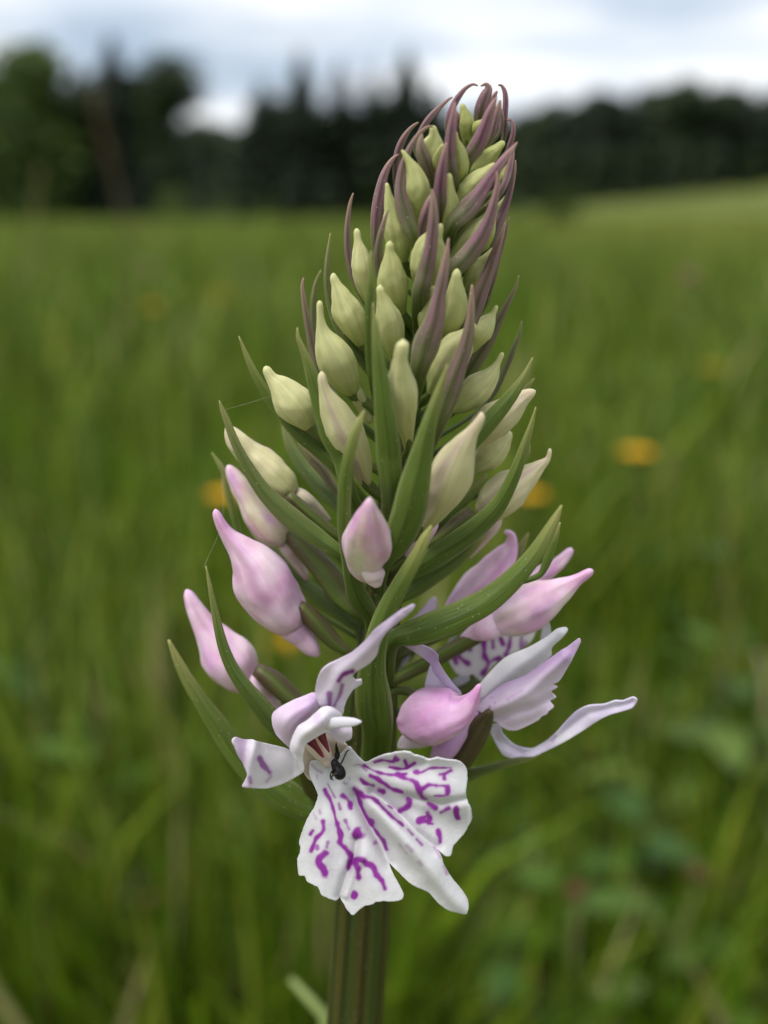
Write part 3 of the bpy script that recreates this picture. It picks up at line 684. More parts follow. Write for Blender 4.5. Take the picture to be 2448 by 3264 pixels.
# throat walls and column
def disc_depth(v): return lambda X, Y: v + 0 * X
petal('throat', 'H', [(470, 730), (620, 640), (790, 540), (900, 590), (1020, 680), (1110, 790), (1210, 900), (1290, 960), (1200, 1080), (1050, 1180), (850, 1230), (700, 1220), (560, 1180), (470, 1030)],
      lambda X, Y: -9.2 + 2.6 * np.exp(-(((X - 880) / 230) ** 2 + ((Y - 1010) / 220) ** 2)), f1, base=(226, 212, 200), tint=(190, 130, 165),
      tintf=lambda X, Y: .28 * np.exp(-(((X - 700) / 160) ** 2 + ((Y - 1080) / 90) ** 2)), step=3.0, ruffle=.1)
def hrows(pts, Y0, Y1, c='H'):
    P = cr(c, pts); k = len(P)
    return [(P[i][0], P[i][1], P[i][2], (Y0 + (Y1 - Y0) * i / (k - 1)) * MM) for i in range(k)]
tube(hrows([(560, 560, 120), (640, 680, 150), (720, 800, 130), (780, 900, 95), (800, 970, 60), (805, 1000, 25)], -8.8, -10.4), 24, 20, 'column', M_PETAL, f1, lambda t, th: lin(228, 214, 202) * (1 - .25 * t) + lin(196, 150, 120) * .25 * t)
RED = lin(84, 12, 28)
for pts in ([(560, 660, 60), (620, 700, 62), (670, 770, 44), (715, 840, 28), (752, 890, 12)], [(715, 570, 62), (740, 640, 54), (775, 710, 38), (805, 770, 24), (828, 822, 10)]):
    tube(hrows(pts, -11.1, -11.6), 18, 12, 'pollinium', M_OVARY, f1, lambda t, th: RED * (1 + .9 * t))
tube(hrows([(640, 600, 14), (680, 690, 18), (740, 800, 14), (790, 900, 8)], -11.2, -11.6), 14, 8, 'column_ridge', M_PETAL, f1, lambda t, th: lin(214, 178, 150))
# hood
petal('sepal', 'H', [(75, 330), (100, 280), (180, 220), (330, 140), (480, 80), (600, 30), (660, 40), (700, 100), (690, 210), (600, 340), (500, 440), (420, 520), (370, 640), (340, 780), (310, 765), (220, 680), (130, 580), (80, 450)],
      lambda X, Y: -9.6 - .0012 * (X - 75), f1, base=(236, 216, 238), tint=(206, 160, 214), tintf=lambda X, Y: .45 * np.exp(-(((X - 480) / 130) ** 2 + ((Y - 330) / 160) ** 2)) + .5 * np.exp(-(((X - 620) / 90) ** 2 + ((Y - 110) / 90) ** 2)), step=3.2, dome=2.0, ruffle=.03,
      creases=[([(300, 200), (480, 230), (640, 180)], -.15, 110)])
petal('petal', 'H', [(310, 775), (340, 620), (420, 470), (540, 390), (640, 300), (720, 230), (800, 210), (880, 230), (960, 290), (1000, 345), (900, 360), (860, 410), (830, 480), (780, 545), (700, 590), (610, 645), (520, 705), (500, 770), (480, 900), (500, 1040), (450, 1060), (400, 940)],
      lambda X, Y: -11.2 - .0006 * (X - 300), f1, base=(240, 234, 242), tint=(208, 172, 216), tintf=lambda X, Y: .4 * np.exp(-(((X - 690) / 60) ** 2 + ((Y - 390) / 110) ** 2)), step=3.0, dome=1.5, ruffle=.03)
tube(hrows([(800, 470, 66), (860, 440, 74), (960, 422, 72), (1080, 420, 66), (1180, 418, 48), (1250, 416, 14)], -12.2, -13.6), 26, 18, 'petal', M_PETAL, f1, lambda t, th: lin(232, 228, 236), flat=.6)
petal('petal', 'H', [(780, 490), (900, 470), (1050, 470), (1120, 480), (1132, 560), (1120, 640), (1060, 668), (1000, 690), (930, 660), (850, 600), (800, 560)],
      lambda X, Y: -11.0 - .0008 * (X - 800), f1, base=(224, 212, 226), step=3.2, dome=.9, ruffle=.03, marks=[([(1060, 655), (1118, 640)], 8, .5)])
petal('sepal', 'E', [(1050, 860), (1050, 800), (1080, 710), (1130, 660), (1210, 620), (1290, 578), (1370, 508), (1440, 430), (1520, 366), (1600, 308), (1690, 262), (1706, 268), (1690, 296), (1600, 372), (1520, 442), (1474, 512), (1452, 592), (1400, 652), (1322, 700), (1292, 732), (1316, 762), (1352, 758), (1352, 786), (1300, 822), (1262, 880), (1242, 930), (1226, 988), (1150, 975), (1080, 930)],
      lambda X, Y: -11.0 - 3.2 * np.clip((900 - Y) / 600, 0, 1), f1, base=(236, 224, 240), tint=(206, 176, 218), tintf=lambda X, Y: np.clip((700 - Y) / 500, 0, .5), step=4, dome=.25,
      marks=[([(1290, 700), (1230, 720), (1200, 762)], 11), ([(1222, 790), (1212, 840), (1170, 930)], 10, .75), ([(1142, 850), (1140, 922)], 12, .8)], creases=[([(1120, 900), (1220, 720), (1400, 560), (1600, 350)], -.4, 45)])
petal('sepal', 'E', [(495, 1168), (520, 1140), (580, 1156), (630, 1154), (652, 1164), (760, 1190), (850, 1212), (890, 1232), (940, 1282), (972, 1330), (966, 1370), (900, 1412), (820, 1450), (730, 1476), (650, 1476), (568, 1466), (582, 1430), (598, 1380), (572, 1320), (540, 1270), (515, 1205)],
      lambda X, Y: -9.2 - 2.6 * np.clip((900 - X) / 400, 0, 1), f1, base=(238, 232, 240), tint=(196, 152, 206), tintf=lambda X, Y: .6 * np.exp(-(((X - 555) / 50) ** 2)) , step=4, dome=.4,
      marks=[([(675, 1282), (705, 1320), (738, 1368)], 17, .85), ([(750, 1395), (722, 1432)], 9, .4), ([(610, 1400), (616, 1440)], 7, .6)], creases=[([(650, 1165), (625, 1280), (600, 1460)], -.5, 30)])
tube(hrows([(960, 1330, 40), (985, 1420, 40), (1020, 1490, 46), (1150, 1520, 60), (1300, 1480, 50)], -8.5, -1, 'E'), 22, 14, 'ovary', M_OVARY, f1, lambda t, th: lin(84, 92, 40) * .6 + lin(90, 60, 60) * .4, lobes=.1)

# ---- the right hand flowers, one turned away, one only its lip showing
f2 = empty('open_flower', parent=orchid)
f2['label'] = 'white flower seen from behind, long sepals spread'
petal('sepal', 'F', [(108, 282), (128, 284), (165, 328), (240, 368), (318, 400), (362, 440), (368, 480), (402, 540), (450, 605), (495, 655), (440, 640), (380, 590), (330, 530), (318, 492), (240, 430), (150, 372), (98, 325)],
      lambda X, Y: -6 - 2 * np.clip((600 - Y) / 350, 0, 1), f2, base=(232, 218, 240), tint=(204, 176, 218), step=4, dome=.2)
petal('petal', 'F', [(288, 640), (290, 590), (318, 498), (345, 510), (400, 560), (460, 620), (500, 670), (430, 700), (340, 690)], lambda X, Y: -5.2 + 0 * X, f2, base=(222, 212, 228), step=4, dome=.4, marks=[([(350, 530), (420, 640)], 6, .4)])
petal('sepal', 'F', [(580, 740), (590, 640), (650, 556), (760, 450), (900, 390), (1000, 332), (1060, 286), (1112, 274), (1122, 294), (1082, 342), (1030, 392), (1026, 440), (900, 545), (760, 640), (650, 720), (600, 770)],
      lambda X, Y: -3.5 - 1.5 * (X - 600) / 500, f2, base=(240, 237, 242), step=4, dome=.9, creases=[([(640, 680), (800, 520), (1080, 310)], -.4, 40)])
petal('sepal', 'F', [(965, 370), (972, 280), (982, 236), (1008, 238), (1026, 300), (1010, 360)], lambda X, Y: -2.6 + 0 * X, f2, base=(224, 220, 228), step=4, dome=.3)
petal('lip', 'F', [(590, 745), (650, 680), (740, 612), (870, 560), (960, 500), (1060, 430), (1150, 368), (1188, 340), (1202, 358), (1162, 440), (1112, 530), (1074, 590), (1036, 610), (1062, 626), (1026, 652), (1054, 688), (1022, 708), (1042, 742), (1012, 768), (1002, 786), (974, 796), (955, 820), (918, 838), (880, 856), (820, 880), (760, 872), (700, 832), (640, 796)],
      lambda X, Y: -5.2 - 1.6 * (X - 600) / 500, f2, base=(236, 224, 238), tint=(204, 168, 214), tintf=lambda X, Y: .6 * np.exp(-((Y - (900 - .42 * X)) / 60) ** 2) + .25, step=3.6, dome=.9,
      creases=[([(640, 780), (860, 660), (1100, 450)], -.5, 40), ([(700, 800), (900, 750), (1030, 690)], .25, 30)], jag=3, marks=[([(680, 690)], 5, .5), ([(670, 745)], 5, .5), ([(700, 720)], 4, .4), ([(770, 700), (860, 650)], 5, .35)])
petal('sepal', 'F', [(665, 855), (722, 848), (742, 900), (800, 960), (862, 984), (920, 984), (1000, 940), (1060, 890), (1112, 830), (1172, 770), (1242, 735), (1340, 726), (1400, 706), (1450, 706), (1508, 685), (1532, 704), (1502, 750), (1440, 772), (1370, 792), (1290, 832), (1200, 892), (1100, 952), (1000, 1002), (920, 1036), (850, 1038), (790, 1042), (742, 1022), (702, 962), (672, 900)],
      lambda X, Y: -4.5 - 3.0 * (X - 670) / 850, f2, base=(238, 233, 243), tint=(206, 192, 220), step=4, dome=.2, creases=[([(700, 930), (860, 1010), (1060, 920), (1250, 780), (1500, 715)], .3, 30)], marks=[([(1035, 940), (1050, 915)], 10, .4)])
tube(hrows([(668, 765, 16), (640, 800, 48), (572, 912, 78), (498, 1030, 92), (470, 1110, 50), (380, 1180, 44), (250, 1230, 40)], -6.5, -1, 'F'), 26, 16, 'ovary', M_OVARY, f2, lambda t, th: lin(78, 74, 40) * (.5 + .5 * math.sin(3 * th) ** 2) + lin(96, 66, 72) * .25, lobes=.12, twist=3)
tube(hrows([(640, 800, 55), (560, 780, 40), (470, 900, 66), (390, 1000, 70), (330, 1050, 26)], -5, -5, 'F'), 20, 14, 'spur', M_PINK, f2, lambda t, th: lin(206, 168, 214))
bud('F', [(150, 840, 50), (215, 830, 116), (320, 802, 172), (425, 780, 152), (497, 766, 98), (550, 718, 56), (585, 660, 28), (606, 616, 8)], -8.5, -9, 1.0, neck=-.03, lilac=.4,
    ovary=[(200, 780, 34), (238, 700, 30), (200, 655, 28), (140, 645, 26), (70, 665, 24)], ovY=(-5.5, -3))
petal('sepal', 'F', [(128, 985), (138, 930), (172, 905), (240, 930), (305, 972), (220, 985)], lambda X, Y: -4.2 + 0 * X, f2, base=(222, 206, 222), step=4, dome=.3)
f3 = empty('open_flower', parent=orchid)
f3['label'] = 'flower behind the bracts with only its streaked lip showing'
petal('lip', 'F', [(412, 375), (440, 340), (640, 300), (830, 290), (932, 282), (912, 350), (850, 402), (760, 445), (680, 505), (605, 600), (560, 640), (538, 572), (480, 552), (440, 502), (415, 432)],
      lambda X, Y: .3 + .6 * np.abs(X - 620) / 300, f3, base=(236, 230, 236), step=3.6, ruffle=.15,
      marks=[([(440, 400), (470, 482)], 14, .95), ([(462, 385), (500, 460), (540, 490)], 13), ([(520, 365), (546, 396)], 16), ([(632, 350), (630, 430), (656, 480), (630, 545)], 13), ([(656, 485), (690, 462), (720, 458)], 11), ([(680, 355), (686, 388)], 13),
             ([(786, 330), (776, 400), (760, 436)], 11), ([(730, 340), (742, 370)], 10), ([(852, 325), (845, 392)], 9, .7), ([(880, 360), (860, 392)], 9, .6)])
petal('petal', 'F', [(445, 590), (500, 560), (545, 570), (540, 600), (470, 620)], lambda X, Y: .2 + 0 * X, f3, base=(206, 200, 214), step=4, dome=.2)
tube(hrows([(590, 570, 46), (520, 640, 50), (400, 700, 46), (250, 760, 40), (60, 800, 36)], .6, 0, 'F'), 20, 12, 'ovary', M_OVARY, f3, lambda t, th: lin(84, 92, 44), lobes=.1)
f4 = empty('open_flower', parent=orchid)
f4['label'] = 'flower at the back with a pale lilac sepal tip showing'
petal('sepal', 'F', [(160, 320), (180, 260), (250, 190), (310, 120), (340, 98), (355, 115), (350, 180), (330, 230), (300, 300), (220, 350)], lambda X, Y: 2.2 + 0 * X, f4, base=(236, 216, 240), step=4, dome=.7)
petal('sepal', 'F', [(112, 568), (118, 505), (150, 470), (200, 440), (180, 480), (140, 520)], lambda X, Y: 1.0 + 0 * X, f4, base=(220, 206, 226), step=4, dome=.2)
tube(hrows([(230, 320, 50), (190, 400, 50), (120, 470, 44), (40, 560, 36)], 2.6, .5, 'F'), 18, 12, 'ovary', M_OVARY, f4, lambda t, th: lin(84, 92, 44), lobes=.1)

# ------------------------------------------------------------------ small black insect in the flower's throat
ins = empty('insect', px(*cr('H', [(960, 1150)])[0], -11.0 * MM)[0])
tag(ins, 'tiny black insect with its head in the throat of the open white flower', 'insect')
bpy.context.view_layer.update()
def ins_tube(name, pts, Y0, Y1, c, n=20, seg=14, mat=M_DARK):
    o = tube(hrows(pts, Y0, Y1), n, seg, name, mat, None, lambda t, th: c)
    o.parent = ins; o.matrix_parent_inverse = ins.matrix_world.inverted()
    return o
BLK = lin(14, 13, 15)
ins_tube('body', [(950, 1175, 40), (960, 1120, 88), (945, 1060, 86), (915, 1000, 62), (905, 950, 56), (915, 915, 30), (930, 880, 36), (935, 830, 34), (932, 795, 14)], -11.6, -11.0, BLK, 36)
ins_tube('antenna', [(932, 815, 26), (925, 770, 22), (920, 730, 13), (920, 692, 4)], -11.2, -11.4, BLK)
ins_tube('leg', [(960, 1010, 12), (1000, 940, 11), (1035, 860, 10), (1060, 810, 9), (1090, 790, 6)], -12.0, -11.4, BLK)
ins_tube('leg', [(900, 1040, 12), (860, 1080, 10), (840, 1130, 8), (850, 1185, 5)], -11.8, -11.2, BLK)
ins_tube('leg', [(930, 1100, 12), (870, 1130, 14), (855, 1160, 12), (880, 1190, 6)], -12.0, -11.4, lin(60, 52, 38))

# ------------------------------------------------------------------ spider threads between bract tips
M_SILK = base_mat('silk', .3, spec=.6, bump=0)
for c, pts, Y0, Y1, lb in (('C', [(352, 262, .5), (560, 205, .5), (745, 148, .5)], -3.0, -1.6, 'spider thread from a bract tip up to the next bract on the orchid'),
                           ('C', [(373, 760, .4), (375, 1090, .4), (236, 1440, .4)], 3.0, -6.6, 'spider thread hanging down between two bract tips of the orchid')):
    o = tube(hrows(pts, Y0, Y1, c), 14, 6, 'spider_thread', M_SILK, None, lambda t, th: lin(190, 195, 170), minr=.2)
    tag(o, lb, 'spider thread')
# ------------------------------------------------------------------ the meadow
def sstep(a, b, x):
    t = np.clip((x - a) / (b - a), 0, 1); return t * t * (3 - 2 * t)
def ground_z(x, y):
    x = np.asarray(x, float); y = np.asarray(y, float)
    rise = .105 * 6 * np.log1p(np.exp(np.clip((x - 15) / 6, -30, 30))) * sstep(7, 75, y)
    dip = -.55 * sstep(8, 60, y) * (1 - sstep(0, 20, x))
    return rise + dip + .03 * np.sin(x * .9 + 1) * np.sin(y * .7) * sstep(1, 6, y)
def ground_mat(name):
    m = bpy.data.materials.new(name); m.use_nodes = True
    t = m.node_tree; t.nodes.clear(); LL = t.links.new
    o = N(t, 'ShaderNodeOutputMaterial'); p = N(t, 'ShaderNodeBsdfPrincipled'); LL(p.outputs[0], o.inputs[0])
    p.inputs['Roughness'].default_value = .9; p.inputs['Specular IOR Level'].default_value = .1
    c = N(t, 'ShaderNodeTexCoord')
    n1 = N(t, 'ShaderNodeTexNoise'); n1.inputs['Scale'].default_value = .35; n1.inputs['Detail'].default_value = 8; LL(c.outputs['Object'], n1.inputs['Vector'])
    n2 = N(t, 'ShaderNodeTexNoise'); n2.inputs['Scale'].default_value = 18; n2.inputs['Detail'].default_value = 5; LL(c.outputs['Object'], n2.inputs['Vector'])
    r = N(t, 'ShaderNodeValToRGB'); e = r.color_ramp.elements
    e[0].position = .3; e[0].color = (*lin(78, 90, 30), 1); e[1].position = .72; e[1].color = (*lin(122, 114, 74), 1)
    q = e.new(.5); q.color = (*lin(98, 110, 40), 1)
    LL(n1.outputs['Fac'], r.inputs[0])
    mm = N(t, 'ShaderNodeMixRGB', blend_type='MULTIPLY'); mm.inputs[0].default_value = .6
    LL(r.outputs[0], mm.inputs[1])
    r2 = N(t, 'ShaderNodeValToRGB'); r2.color_ramp.elements[0].position = .35; r2.color_ramp.elements[0].color = (.35, .4, .3, 1); r2.color_ramp.elements[1].position = .6; r2.color_ramp.elements[1].color = (1, 1, 1, 1)
    LL(n2.outputs['Fac'], r2.inputs[0]); LL(r2.outputs[0], mm.inputs[2]); LL(mm.outputs[0], p.inputs['Base Color'])
    return m
gx = np.concatenate([-np.geomspace(400, .5, 60), np.linspace(-.4, .4, 5), np.geomspace(.5, 400, 60)])
gy = np.concatenate([-np.geomspace(300, .5, 25), np.linspace(-.3, .3, 4), np.geomspace(.5, 1500, 95)])
GX, GY = np.meshgrid(gx, gy); GZ = ground_z(GX, GY)
gv = np.stack([GX.ravel(), GY.ravel(), GZ.ravel()], 1); w_ = len(gx)
gf = [(j * w_ + i, j * w_ + i + 1, (j + 1) * w_ + i + 1, (j + 1) * w_ + i) for j in range(len(gy) - 1) for i in range(w_ - 1)]
gnd = mesh_obj('meadow_ground', gv, gf, ground_mat('meadow_soil'))
tag(gnd, 'green meadow ground rising to a slope on the right', kind='structure')

# grass: nobody could count it, one mesh
def grass_mesh(name, x, y, h, wd_, colr, label):
    n = len(x); z0 = ground_z(x, y)
    a = rng.uniform(0, 2 * np.pi, n); b = rng.uniform(0, 2 * np.pi, n)
    lean = rng.uniform(.05, .65, n) ** 1.3 * h
    V = np.zeros((n, 7, 3), np.float32); K = np.ones((n, 7, 4), np.float32)
    for lv, (t, wf) in enumerate(((0, .8), (.42, 1.0), (.78, .65))):
        cx = x + np.cos(a) * lean * t ** 1.8; cy = y + np.sin(a) * lean * t ** 1.8; cz = z0 + h * t * (1 - .12 * t * lean / h)
        for s_ in (0, 1):
            sg = (s_ * 2 - 1) * wd_ * wf * .5
            V[:, lv * 2 + s_] = np.stack([cx + np.cos(b) * sg, cy + np.sin(b) * sg, cz - (.01 if lv == 0 else 0)], 1)
        K[:, lv * 2, :3] = colr; K[:, lv * 2 + 1, :3] = colr
    V[:, 6] = np.stack([x + np.cos(a) * lean, y + np.sin(a) * lean, z0 + h * (1 - .25 * lean / h)], 1); K[:, 6, :3] = colr
    base = np.arange(n)[:, None] * 7
    loops = np.concatenate([base + np.array([[0, 1, 3, 2]]), base + np.array([[2, 3, 5, 4]]), base + np.array([[4, 5, 6]])], 1).astype(np.int32)
    me = bpy.data.meshes.new(name)
    me.vertices.add(n * 7); me.vertices.foreach_set('co', V.ravel())
    me.loops.add(n * 11); me.loops.foreach_set('vertex_index', loops.ravel())
    me.polygons.add(n * 3)
    st = (np.arange(n)[:, None] * 11 + np.array([[0, 4, 8]])).ravel().astype(np.int32)
    me.polygons.foreach_set('loop_start', st)
    me.update(calc_edges=True)
    at = me.attributes.new('Col', 'FLOAT_COLOR', 'POINT'); at.data.foreach_set('color', K.ravel())
    me.materials.append(M_PLANT)
    o = bpy.data.objects.new(name, me); COL.objects.link(o)
    tag(o, label, kind='stuff')
    return o
PAL = np.array([lin(80, 108, 12), lin(100, 124, 20), lin(66, 90, 16), lin(122, 134, 40), lin(98, 118, 40), lin(150, 142, 92)])
def grass_cols(x, y, straw=.05):
    n = len(x)
    f = np.array([noise.noise((px_ * 2.2, py_ * 2.2, 1.0)) + .6 * noise.noise((px_ * 7, py_ * 7, 4.0)) for px_, py_ in zip(x, y)])
    u = rng.random(n) * .8 + f * .9 + .1
    idx = np.clip((u * 5).astype(int), 0, 4); idx[rng.random(n) < straw] = 5
    c = PAL[idx] * rng.uniform(.6, 1.45, (n, 1))
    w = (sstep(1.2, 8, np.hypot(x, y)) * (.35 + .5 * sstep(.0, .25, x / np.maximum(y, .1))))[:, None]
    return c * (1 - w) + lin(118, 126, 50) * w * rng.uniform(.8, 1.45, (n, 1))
NB = 165000
dist = np.exp(rng.uniform(math.log(.30), math.log(30), NB))
ang = rng.uniform(-.62, .62, NB)
gxx = dist * np.tan(ang) * .9; gyy = CAM.y + dist
bare = (gxx > .015) & (gyy < .62)                   # the herb patch right of the orchid
keep = (np.hypot(gxx, gyy) > .11) & (~bare | (rng.random(NB) < .7))
gxx, gyy, dist = gxx[keep], gyy[keep], dist[keep]
patch = np.array([noise.noise((a_ * 1.3, b_ * 1.3, 8.0)) for a_, b_ in zip(gxx, gyy)])
hh = (rng.uniform(.06, .22, len(gxx)) + .05 * patch) * (1 + .35 * (rng.random(len(gxx)) < .12)) * np.clip(.75 + dist * .25, .75, 1.25)
hh = np.clip(hh, .04, .33) * np.where((gxx > .015) & (gyy < .62), .8, 1.0)
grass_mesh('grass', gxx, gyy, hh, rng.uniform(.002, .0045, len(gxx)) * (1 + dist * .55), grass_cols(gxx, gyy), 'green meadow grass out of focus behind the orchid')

# leaf shaped blade for herbs (built once per plant, each leaf its own part)
def leaf(name, parent, base, tip, width, colr, cup=.15, mat=M_PLANT, n=7, m=5, droop=0.0):
    base = Vector(base); tip = Vector(tip); ax_ = tip - base; Ln = ax_.length
    t_ = ax_.normalized(); side = t_.cross(Vector((0, 0, 1)));
    if side.length < 1e-4: side = Vector((1, 0, 0))
    side.normalize(); nrm = side.cross(t_)
    V = []; F = []
    for i in range(n):
        t = i / (n - 1); w = width * (math.sin(math.pi * min(1, t ** .8 * .98 + .02)) ** .8) * .5 + width * .02
        for j in range(m):
            u = j / (m - 1) * 2 - 1
            V.append(base + ax_ * t + side * u * w + nrm * (cup * w * u * u - droop * Ln * t * t))
    for i in range(n - 1):
        for j in range(m - 1):
            a = i * m + j; F.append((a, a + 1, a + m + 1, a + m))
    o = mesh_obj(name, V, F, mat, parent, np.tile(colr, (len(V), 1)))
    md = o.modifiers.new('thickness', 'SOLIDIFY'); md.thickness = .0004
    return o
def wtube(name, pts, mat, parent, colr, seg=8):
    """tube through world points (x, y, z, r)"""
    R = catmull(pts, max(8, len(pts) * 4)); n = len(R); V = []; F = []
    C = [Vector(r[:3]) for r in R]
    for i in range(n):
        T = (C[min(i+1, n-1)] - C[max(i-1, 0)]).normalized(); s = T.cross(Vector((.3, 1, .1))).normalized(); d = s.cross(T)
        for k in range(seg):
            th = 2 * math.pi * k / seg; V.append(C[i] + (s * math.cos(th) + d * math.sin(th)) * max(R[i][3], 1e-4))
    for i in range(n - 1):
        for k in range(seg):
            a = i * seg + k; b = i * seg + (k + 1) % seg; F.append((a, b, b + seg, a + seg))
    F.append(tuple(range(seg - 1, -1, -1))); F.append(tuple((n - 1) * seg + k for k in range(seg)))
    return mesh_obj(name, V, F, mat, parent, np.tile(colr, (len(V), 1)))
def world_at(x, y, dist_):
    d = FWD + Vector((1, 0, 0)) * ((x - 1224.0) / FPX) + UP * ((1632.0 - y) / FPX)
    return CAM + d * (dist_ / d.y)
def gz(x, y): return float(ground_z(x, y))

# yellow buttercups
YEL = lin(236, 178, 20)
def buttercup(x, y, d, size, label):
    p = world_at(x, y, d); g = gz(p.x, p.y)
    e = empty('buttercup', (p.x, p.y, g)); tag(e, label, 'wildflower', 'yellow buttercups in the meadow')
    q = Vector((0, 0, p.z - g))
    wtube('stem', [(.02, .01, -.004, .0012), (.012, .006, q.z * .5, .0011), (0, 0, q.z, .0009)], M_PLANT, e, lin(80, 108, 40))
    for k in range(5):
        a = 2 * math.pi * k / 5 + x
        leaf('petal', e, q + Vector((math.cos(a), math.sin(a), 0)) * size * .06, q + Vector((math.cos(a) * size * .5, math.sin(a) * size * .5 - size * .06, size * .16)), size * .52, YEL, cup=.3, n=5)
    wtube('flower_centre', [(0, 0, q.z - .001, size * .1), (0, 0, q.z + size * .08, size * .12), (0, 0, q.z + size * .13, size * .06)], M_PLANT, e, lin(190, 170, 30))
    leaf('stem_leaf', e, (.012, .006, q.z * .4), (.05, .0, q.z * .4 + .02), .012, lin(78, 108, 36))
    return e
for a in ((2030, 1455, .75, .017, 'bright yellow buttercup in the grass beyond the curled pink bud'),
          (905, 2062, .52, .014, 'orange yellow buttercup showing between two pink buds'),
          (712, 1590, .62, .014, 'yellow buttercup behind a thin bract tip'),
          (1692, 1588, .70, .014, 'yellow buttercup half hidden behind the pale curled bud'),
          (2272, 1180, 1.3, .018, 'small dim yellow buttercup far up the meadow'),
          (700, 948, 1.9, .026, 'faint yellow buttercup far off by the green bract tip'),
          (486, 985, 1.8, .024, 'faint yellow buttercup alone in the far meadow')):
    buttercup(a[0], a[1], a[2], a[3] * 1.45, a[4])

# low broad leaved herbs
def herb(x, y, d, n_, ln, wd_, colr, label, up=.6, bare=None):
    p = world_at(x, y, d); g = gz(p.x, p.y); H = max(.03, p.z - g)
    e = empty('meadow_herb', (p.x, p.y, g)); tag(e, label, 'herb', 'broad leaved herbs in the meadow')
    wtube('stem', [(0, 0, -.004, .0022), (.003, 0, H * .5, .0018), (0, 0, H, .0012)], M_PLANT, e, colr * .9)
    for k in range(n_):
        a = k * 2.4 + x; hb = H * (.45 + .55 * k / n_); l_ = ln * random.uniform(.75, 1.15)
        b = Vector((0, 0, hb)); t = b + Vector((math.cos(a) * l_, math.sin(a) * l_, l_ * (up * random.uniform(.2, 1) - .1)))
        leaf('leaf', e, b, t, wd_ * random.uniform(.8, 1.15), colr * random.uniform(.8, 1.2), droop=.25)
    return e
G1, G2, G3 = lin(76, 104, 28), lin(66, 98, 38), lin(92, 114, 46)
for a in ((1780, 2760, .36, 9, .028, .017, G1, 'leafy herb with rounded leaves right of the long lip lobe'),
          (1640, 2980, .34, 8, .025, .015, G2, 'low herb with blunt leaves below the lip lobe'),
          (2050, 2560, .42, 9, .030, .018, G2, 'leafy herb under the long white sepal'),
          (2280, 2960, .36, 8, .026, .015, G1, 'leafy herb beside the bent reddish clover head'),
          (1900, 3130, .33, 8, .024, .014, G3, 'pale green herb by the bent clover stalk'),
          (2300, 2250, .50, 8, .040, .022, G3, 'pale narrow leaved herb beyond the long sepal'),
          (300, 2350, .42, 8, .036, .016, G1, 'bright green herb left of the long green bract'),
          (120, 2150, .48, 7, .040, .014, G2, 'bluish green herb at the edge of the bright grass'),
          (560, 2880, .36, 7, .034, .012, G1, 'herb among brown stalks below the left sepal'),
          (2200, 1700, .75, 8, .045, .022, G2, 'bluish herb in the grass beyond the pink bud')):
    herb(*a)
rp_ = random.Random(5)
for i in range(34):
    d_ = rp_.uniform(.27, .62); ph_ = rp_.uniform(.09, .17)
    x_ = rp_.uniform(.02, .24) ; y_ = CAM.y + d_
    e = empty('meadow_herb', (x_, y_, 0)); tag(e, 'leafy green herb in the low herb patch right of the orchid stem', 'herb', 'herbs of the low patch')
    g_ = (lin(70, 98, 26), lin(62, 92, 30), lin(88, 108, 40), lin(98, 116, 34), lin(48, 72, 22))[i % 5]
    wtube('stem', [(0, 0, -.004, .002), (.003, 0, ph_ * .5, .0017), (0, 0, ph_, .0011)], M_PLANT, e, g_ * .9)
    for k in range(8):
        a_ = k * 2.4 + i; hb = ph_ * (.4 + .6 * k / 8); l_ = rp_.uniform(.012, .026)
        leaf('leaf', e, (0, 0, hb), (math.cos(a_) * l_, math.sin(a_) * l_, hb + l_ * rp_.uniform(-.1, .5)), l_ * rp_.uniform(.4, .65), g_ * rp_.uniform(.75, 1.25), droop=.25)
# reddish clover and sorrel heads on stalks
def clover(x, y, d, size, label, foot=(0, 0), colr=(116, 76, 60)):
    p = world_at(x, y, d); g = gz(p.x, p.y)
    e = empty('clover_head', (p.x, p.y, g)); tag(e, label, 'wildflower', 'reddish flower heads in the meadow')
    z = p.z - g
    wtube('stem', [(foot[0], foot[1], -.004, .0018), (foot[0] * .7, foot[1] * .6, z * .55, .0017), (0, 0, z, .0014)], M_PLANT, e, lin(132, 138, 82))
    V = []; F = []
    for k in range(60):
        u = 1 - 2 * (k + .5) / 60; ph = k * 2.39996
        dv = Vector((math.sqrt(1 - u * u) * math.cos(ph), math.sqrt(1 - u * u) * math.sin(ph), u * .85)); c_ = Vector((0, 0, z)) + dv * size * .25
        t_ = Vector((0, 0, z)) + dv * size * .55; s1 = dv.orthogonal().normalized() * size * .09; s2 = dv.cross(s1).normalized() * size * .09
        b = len(V); V += [c_ + s1, c_ + s2, c_ - s1, c_ - s2, t_]
        F += [(b, b+1, b+4), (b+1, b+2, b+4), (b+2, b+3, b+4), (b+3, b, b+4)]
    mesh_obj('flower_head', V, F, M_PLANT, e, np.array([lin(*colr) * random.uniform(.7, 1.3) for _ in range(60) for _ in range(5)]))
    return e
clover(2232, 2785, .37, .010, 'reddish clover head on a bent pale stalk', (-.016, 0))
clover(1838, 2842, .35, .008, 'small brown clover head under the leafy herb')
clover(1690, 3100, .33, .008, 'small orange brown head low in the grass below the lip', colr=(116, 84, 44))
clover(60, 2415, .45, .014, 'dull pink clover head at the left in dark grass', colr=(130, 86, 84))
clover(800, 2755, .38, .011, 'brownish pink head beside the lip', colr=(130, 84, 64))
clover(520, 2870, .36, .013, 'brown withered flower head among pale stalks', colr=(140, 96, 70))
clover(480, 860, 2.2, .028, 'faint pinkish head standing over the far meadow', colr=(150, 110, 110))
clover(2200, 880, 1.6, .022, 'pinkish grass head on the right hand slope', colr=(160, 120, 116))
